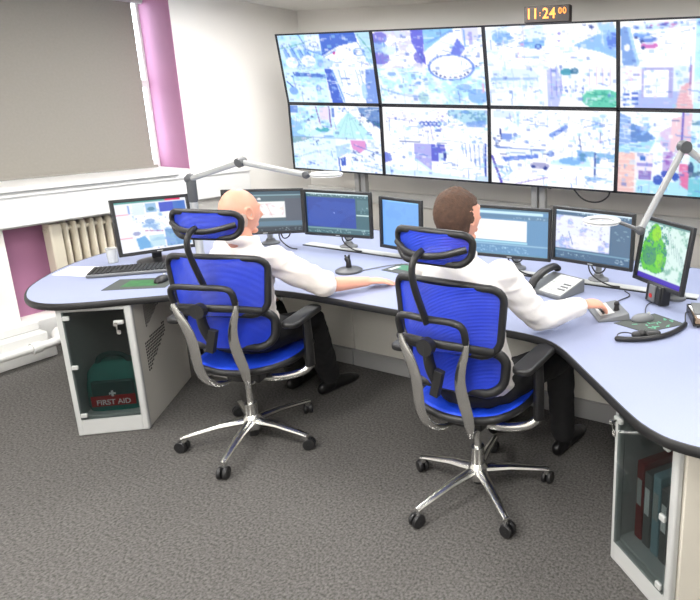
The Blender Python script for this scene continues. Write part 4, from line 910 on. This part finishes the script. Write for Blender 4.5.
def head_fn(d, k=1.0, grow=0):
    p = Vector((.077*d.x, .100*d.y, .120*d.z))
    t = max(0, -d.z)
    p.x *= 1-.30*t**1.6
    if d.y < 0: p.y *= 1-.42*t**1.3
    else: p.y *= (1-.05*t); p.y -= .006*math.exp(-((d.z-.12)/.12)**2)*(abs(d.x) < .5)
    if d.z > 0: p.y -= .010*d.z; p.x *= 1+.03*d.z
    return p*k+d*grow
def hand(mb, Mx, side, curl=.5, spread=1.):
    """Mx maps hand space (x forward, y lateral, z up, palm down, origin at wrist) to the world; side=+1 thumb on +y"""
    T = lambda p: Mx @ Vector(p)
    up = Mx.to_3x3() @ Vector((0, 0, 1))
    mb.tube([T((-.03, 0, 0)), T((0, 0, 0)), T((.03, 0, .002)), (T((.06, 0, .003))), T((.088, 0, .0))], [(.027, .021), (.027, .019), (.036, .017), (.040, .015), (.037, .012)], 16, up=up, round_end=True)
    for i, (y, L, an) in enumerate(((.030, .072, .10), (.0105, .080, .03), (-.0095, .074, -.05), (-.0285, .058, -.16))):
        y *= side; an *= side*spread
        p = Vector((.082-.004*abs(i-1), y, -.001)); a = -.10; pts = [p-Vector((.03, 0, 0)), p.copy()]
        for seg_, f in enumerate((.45, .30, .25)):
            a -= curl*(.35 if seg_ == 0 else .55)
            p = p+Vector((math.cos(a)*math.cos(an), math.cos(a)*math.sin(an), math.sin(a)))*L*f; pts.append(p.copy())
        mb.tube([T(q) for q in pts], [.0095, .0095, .0090, .0082, .0072], 10, round_end=True)
    pts = [Vector((.015, .018*side, -.004)), Vector((.035, .038*side, -.010)), Vector((.062, .052*side, -.016)), Vector((.085, .055*side, -.022))]
    mb.tube([T(q) for q in pts], [.015, .0135, .0105, .0085], 10, round_end=True)
def frame(o, fwd, up):
    f = Vector(fwd).normalized(); z = Vector(up); y = z.cross(f).normalized(); z = f.cross(y).normalized()
    return Matrix(((f.x, y.x, z.x, o[0]), (f.y, y.y, z.y, o[1]), (f.z, y.z, z.z, o[2]), (0, 0, 0, 1)))
def loft(mb, rings, seg=28):
    """rings: (centre, half width, half depth, yaw)"""
    vs = []
    for c_, w_, d_, yw in rings:
        for k in range(seg):
            t = 2*PI*k/seg; ct, st = math.cos(t), math.sin(t)
            x = w_*math.copysign(abs(ct)**.85, ct); y = d_*math.copysign(abs(st)**.9, st)
            vs.append((c_[0]+x*math.cos(yw)-y*math.sin(yw), c_[1]+x*math.sin(yw)+y*math.cos(yw), c_[2]))
    n = len(rings)
    mb.add(vs, [(i*seg+k, i*seg+(k+1) % seg, (i+1)*seg+(k+1) % seg, (i+1)*seg+k) for i in range(n-1) for k in range(seg)]+[tuple(range(seg-1, -1, -1)), tuple(range((n-1)*seg, n*seg))])
def person(label, J, long_sleeve, hair, shirtm):
    base = J['pelvis']
    t = thing('person', label, 'person', (base[0], base[1], 0)); O = Vector((base[0], base[1], 0))
    j = {k: (Vector(v)-O if isinstance(v, tuple) and len(v) == 3 else v) for k, v in J.items()}
    yp, ysh, yh = J['yaw_pelvis'], J['yaw_shoulder'], J['yaw_head']
    P_, N_ = j['pelvis'], j['neck']
    def torso(mb, g):
        rr = []
        for f, w_, d_ in ((-.10, .150, .115), (0, .175, .130), (.14, .172, .128), (.30, .160, .122), (.5, .165, .120), (.68, .178, .118), (.82, .185, .105), (.92, .150, .085), (1.0, .075, .065)):
            c_ = P_.lerp(N_, f)+Vector((0, -.02*math.sin(PI*max(0, min(1, f))), 0)); yw = yp+(ysh-yp)*max(0, min(1, f))
            rr.append((c_, w_*J.get('bulk', 1)+g, d_*J.get('bulk', 1)+g, yw))
        loft(mb, rr)
    def limb(mb, a, b, ra, rb, g=0, mid=None):
        a = Vector(a); b = Vector(b); m_ = a.lerp(b, .35)
        mb.tube([a, m_, b], [ra+g, (mid or (ra*.6+rb*.4)*1.04)+g, rb+g], 16, round_end=True)
    hc = j['head']; HR = RZ(yh) @ RX(J.get('nod', 0))
    body = MB(); torso(body, -.012)
    body.tube([N_-Vector((0, 0, .04)), N_.lerp(hc, .5)+HR @ Vector((0, -.02, -.02)), hc+HR @ Vector((0, -.025, -.04))], [.062, .056, .058], 18)
    body.ball(hc, 1, HR, 40, fn=head_fn)
    hp = lambda x, y, z: hc+HR @ Vector((x, y, z))
    body.tube([hp(0, .088, .028), hp(0, .100, .005), hp(0, .116, -.022), hp(0, .104, -.034)], [.007, .009, .013, .010], 10, round_end=True)
    body.ball(hp(-.011, .100, -.030), (.008, .010, .007)); body.ball(hp(.011, .100, -.030), (.008, .010, .007))
    body.tube([hp(-.05, .068, .030), hp(-.03, .088, .036), hp(0, .090, .030), hp(.03, .088, .036), hp(.05, .068, .030)], .007, 8, round_end=True)
    body.ball(hp(0, .070, -.098), (.024, .020, .016)); body.ball(hp(0, .078, -.064), (.028, .012, .018))
    for sx in (-1, 1):
        ear = [hp(sx*(.076+.006*math.sin(a)**2), -.004+.016*math.cos(a)*-1-.006*math.sin(a), .002+.030*math.sin(a)) for a in [k*2*PI/14 for k in range(14)]]
        body.tube(ear, .0055, 8, closed=True); body.ball(hp(sx*.074, -.006, 0), (.006, .014, .024), HR)
    for s_ in ('L', 'R'):
        sh, el, wr = j['shoulder'+s_], j['elbow'+s_], j['wrist'+s_]
        limb(body, sh, el, .046, .038); limb(body, el, wr, .040, .026, mid=.039)
        limb(body, j['hip'+s_], j['knee'+s_], .078, .052); limb(body, j['knee'+s_], j['ankle'+s_], .052, .035, mid=.050)
        fw = j['hand'+s_]-wr; hand(body, frame(wr, fw, J.get('palm'+s_, (0, 0, 1))), 1 if s_ == 'R' else -1, J.get('curl'+s_, .5))
        ak, toe = j['ankle'+s_], j['toe'+s_]
        body.tube([ak, Vector((ak.x, ak.y, .05)).lerp(Vector((toe.x, toe.y, .045)), .3), Vector((ak.x, ak.y, .04)).lerp(Vector((toe.x, toe.y, .035)), .75)], [.034, (.026, .022), (.020, .012)], 12)
    bd = bake(body, 'body', M['skin'], t, .0045, 2)
    # shirt
    sm = MB(); torso(sm, .006)
    nz = Vector((1.3, 2.1, .7))
    for s_ in ('L', 'R'):
        sh, el, wr = j['shoulder'+s_], j['elbow'+s_], j['wrist'+s_]
        sm.ball(sh, .070); limb(sm, sh, el, .064, .056, .004)
        if long_sleeve: limb(sm, el, el.lerp(wr, .85), .055, .036, .004, mid=.054); sm.tube([el.lerp(wr, .80), el.lerp(wr, .93)], .036, 16)
        else: sm.tube([sh.lerp(el, .3), sh.lerp(el, .8), el.lerp(wr, .12)], [.068, .066, .066], 18)
    cr = [N_+RZ(ysh) @ Vector((.066*math.cos(a), .062*math.sin(a)-.006, .026+.014*math.sin(a)*-1)) for a in [k*2*PI/24 for k in range(24)]]
    sm.tube(cr, (.011, .024), 10, closed=True)
    def fold(c_):
        a = noise.noise(Vector((c_.x*9, c_.y*9, c_.z*22))+nz); b_ = noise.noise(Vector((c_.x*26, c_.y*20, c_.z*34))+nz)
        r_ = 1-abs(noise.noise(Vector((c_.x*7+c_.z*9, c_.y*7-c_.z*6, c_.z*13))+nz*2))*3
        return .007*a+.003*b_+.006*max(0, r_)
    bake(sm, 'shirt', shirtm, bd, .007, 5, fold)
    # trousers, belt line, shoes
    tm = MB(); loft(tm, [(P_+Vector((0, 0, -.075)), .15, .12, yp), (P_+Vector((0, 0, -.03)), .172, .14, yp), (P_+Vector((0, 0, .06)), .172, .132, yp)])
    for s_ in ('L', 'R'):
        limb(tm, j['hip'+s_], j['knee'+s_], .088, .066, .004); limb(tm, j['knee'+s_], j['ankle'+s_]+Vector((0, 0, .01)), .064, .056, .004, mid=.064)
    bake(tm, 'trousers', M['trouser'], bd, .008, 4, lambda c_: .005*noise.noise(c_*14)+.003*noise.noise(c_*30))
    for s_ in ('L', 'R'):
        ak, toe = j['ankle'+s_], j['toe'+s_]; v = Vector((toe.x-ak.x, toe.y-ak.y, 0)).normalized()
        a0 = Vector((ak.x, ak.y, 0)); sh_ = MB()
        sh_.tube([a0-v*.055+Vector((0, 0, .040)), a0+Vector((0, 0, .048)), a0+v*.08+Vector((0, 0, .042)), a0+v*.15+Vector((0, 0, .032)), Vector((toe.x, toe.y, .024))+v*.02], [(.032, .038), (.038, .046), (.043, .040), (.046, .030), (.032, .020)], 14, up=(0, 0, 1), round_end=True)
        sh_.tube([a0+Vector((0, 0, .04)), a0+Vector((0, 0, .10))], .042, 14)
        bake(sh_, 'shoe', M['shoe'], bd, .006, 2)
    # eyes and lips
    for sx in (-1, 1):
        e = MB().ball(hp(sx*.031, .079, .013), .0125, HR, 16).build('eye', M['eye'], bd)
        MB().ball(hp(sx*.031, .0885, .013), (.006, .004, .006), HR, 12).build('iris', M['iris'], e) 
    MB().tube([hp(-.022, .080, -.064), hp(-.010, .087, -.061), hp(0, .089, -.063), hp(.010, .087, -.061), hp(.022, .080, -.064)], [(.002, .002), (.004, .005), (.004, .005), (.004, .005), (.002, .002)], 8).build('lips', M['lips'], bd)
    # hair shell
    vs = []; idx = {}; seg, n = 96, 64; hm = MB(); grid = []
    def cover(d):
        az = math.atan2(abs(d.x), -d.y)           # 0 at the back, pi at the face
        if hair == 'fringe': lo, hi = -.62, .12+.10*math.cos(az*1.2)
        else: lo, hi = -.72, 2
        lim = 1.75 if hair == 'fringe' else (1.72 if d.z < .40 else 2.35-1.2*max(0, .55-d.z))
        if d.z < -.15 and az > 1.45: return 0
        e_ = .16*noise.noise(d*6)+.10*noise.noise(d*17)
        f = min((d.z-lo)/.10, (hi-d.z+e_)/.12, (lim-az+e_)/.18)
        return max(0, min(1, f))
    for i in range(n+1):
        th = PI*i/n; row = []
        for k in range(seg):
            d = Vector((math.sin(th)*math.cos(2*PI*k/seg), math.sin(th)*math.sin(2*PI*k/seg), math.cos(th)))
            c_ = cover(d); gr = -.006+(.006+(.002+.003*abs(noise.noise(d*24)) if hair == 'fringe' else .011))*c_
            if hair != 'fringe' and c_ > 0:
                gr += .0025*noise.noise(d*9)
                gr -= .0075*math.exp(-((d.z-.93)/.16)**2)      # thin at the crown
            p = head_fn(d)+d*gr; row.append(hp(*p))
        grid.append(row)
    vs = [p for r_ in grid for p in r_]
    hm.add(vs, [(i*seg+k, (i+1)*seg+k, (i+1)*seg+(k+1) % seg, i*seg+(k+1) % seg) for i in range(n) for k in range(seg)])
    hm.build('hair', M['whiteh'] if hair == 'fringe' else M['brown'], bd)
    return t
person('bald person in a short-sleeved white shirt, right hand flat on the desk', dict(
    pelvis=(-2.585, 1.975, .570), neck=(-2.575, 2.005, 1.025), head=(-2.585, 2.01, 1.185), yaw_pelvis=.15, yaw_shoulder=-.10, yaw_head=-.05, nod=-.05,
    shoulderR=(-2.405, 2.03, .960), elbowR=(-2.255, 2.19, .800), wristR=(-2.14, 2.38, .785), handR=(-2.045, 2.53, .765),
    shoulderL=(-2.745, 2.04, .970), elbowL=(-2.86, 2.02, .72), wristL=(-2.80, 2.19, .665), handL=(-2.79, 2.30, .645),
    hipR=(-2.485, 1.98, .560), kneeR=(-2.465, 2.29, .535), ankleR=(-2.56, 2.47, .10), toeR=(-2.54, 2.64, .03),
    hipL=(-2.69, 1.98, .560), kneeL=(-2.80, 2.32, .535), ankleL=(-2.80, 2.44, .10), toeL=(-2.84, 2.62, .03), curlR=.22, curlL=.5, bulk=.94), False, 'fringe', M['shirt2'])
person('dark-haired person in a long-sleeved white shirt, right hand on the keypad', dict(
    pelvis=(-1.235, 2.00, .575), neck=(-1.295, 1.985, 1.105), head=(-1.315, 2.02, 1.278), yaw_pelvis=.0, yaw_shoulder=-.12, yaw_head=-.25, nod=-.02,
    shoulderR=(-1.125, 2.035, 1.035), elbowR=(-1.025, 2.20, .815), wristR=(-.895, 2.415, .830), handR=(-.83, 2.52, .815),
    shoulderL=(-1.485, 2.06, 1.045), elbowL=(-1.58, 2.10, .76), wristL=(-1.43, 2.28, .665), handL=(-1.36, 2.38, .645),
    hipR=(-1.13, 2.02, .560), kneeR=(-1.02, 2.42, .54), ankleR=(-1.02, 2.48, .10), toeR=(-1.0, 2.66, .03),
    hipL=(-1.34, 2.02, .560), kneeL=(-1.42, 2.42, .54), ankleL=(-1.42, 2.52, .10), toeL=(-1.43, 2.70, .03), curlR=.75, curlL=.5, palmR=(.1, -.2, 1)), True, 'short', M['shirt'])

# ------------------------------------------------------------ lighting
def ceiling_light(x, y, w, d, e, lb):
    t = thing('ceiling_light', lb, 'light', (x, y, ZC), 0, 'ceiling light panels')
    f = MB()
    for sx in (-1, 1): f.box((sx*w/2, 0, -.02), (.03, d+.03, .04))
    for sy in (-1, 1): f.box((0, sy*d/2, -.02), (w, .03, .04))
    f.build('frame', M['lgrey'], t, bevel=.003)
    MB().box((0, 0, -.012), (w-.03, d-.03, .01)).build('diffuser', M['panel_light'], t, smooth=False)
    l = bpy.data.lights.new('panel_lamp', 'AREA'); l.shape = 'RECTANGLE'; l.size = w-.04; l.size_y = d-.04; l.energy = e; l.color = (1, .975, .94)
    lo = bpy.data.objects.new('panel_lamp', l); C.objects.link(lo); lo.parent = t; lo.location = (0, 0, -.03)
for x, y, e, lb in ((-3.7, 1.2, 30, 'near the window'), (-2.2, .5, 42, 'behind the left chair'), (-.6, .5, 42, 'behind the right chair'), (-3.7, 3.3, 46, 'near the window and video wall'), (-2.1, 3.3, 34, 'above the middle of the video wall'), (-.5, 3.2, 32, 'above the right monitors'), (1.0, 1.8, 32, 'above the right desk end'), (-2.6, -1.2, 55, 'at the rear of the room beside the window wall'), (0, -1.2, 55, 'at the rear of the room behind the camera')):
    ceiling_light(x, y, .6, .9, e, 'square-edged white ceiling light panel '+lb)
wd = bpy.data.worlds.new('world'); scn.world = wd; wd.use_nodes = True
nt = wd.node_tree; bg = nt.nodes['Background']; tcw = nt.nodes.new('ShaderNodeTexCoord'); sx_ = nt.nodes.new('ShaderNodeSeparateXYZ'); cr_ = nt.nodes.new('ShaderNodeValToRGB')
nt.links.new(tcw.outputs['Generated'], sx_.inputs[0]); nt.links.new(sx_.outputs['Z'], cr_.inputs['Fac']); nt.links.new(cr_.outputs['Color'], bg.inputs['Color'])
cr_.color_ramp.elements[0].color = (.75, .76, .78, 1); cr_.color_ramp.elements[1].color = (.93, .96, 1, 1); bg.inputs['Strength'].default_value = 9
scn.view_settings.view_transform = 'Standard'; scn.view_settings.look = 'None'; scn.view_settings.exposure = .08; scn.view_settings.gamma = 1
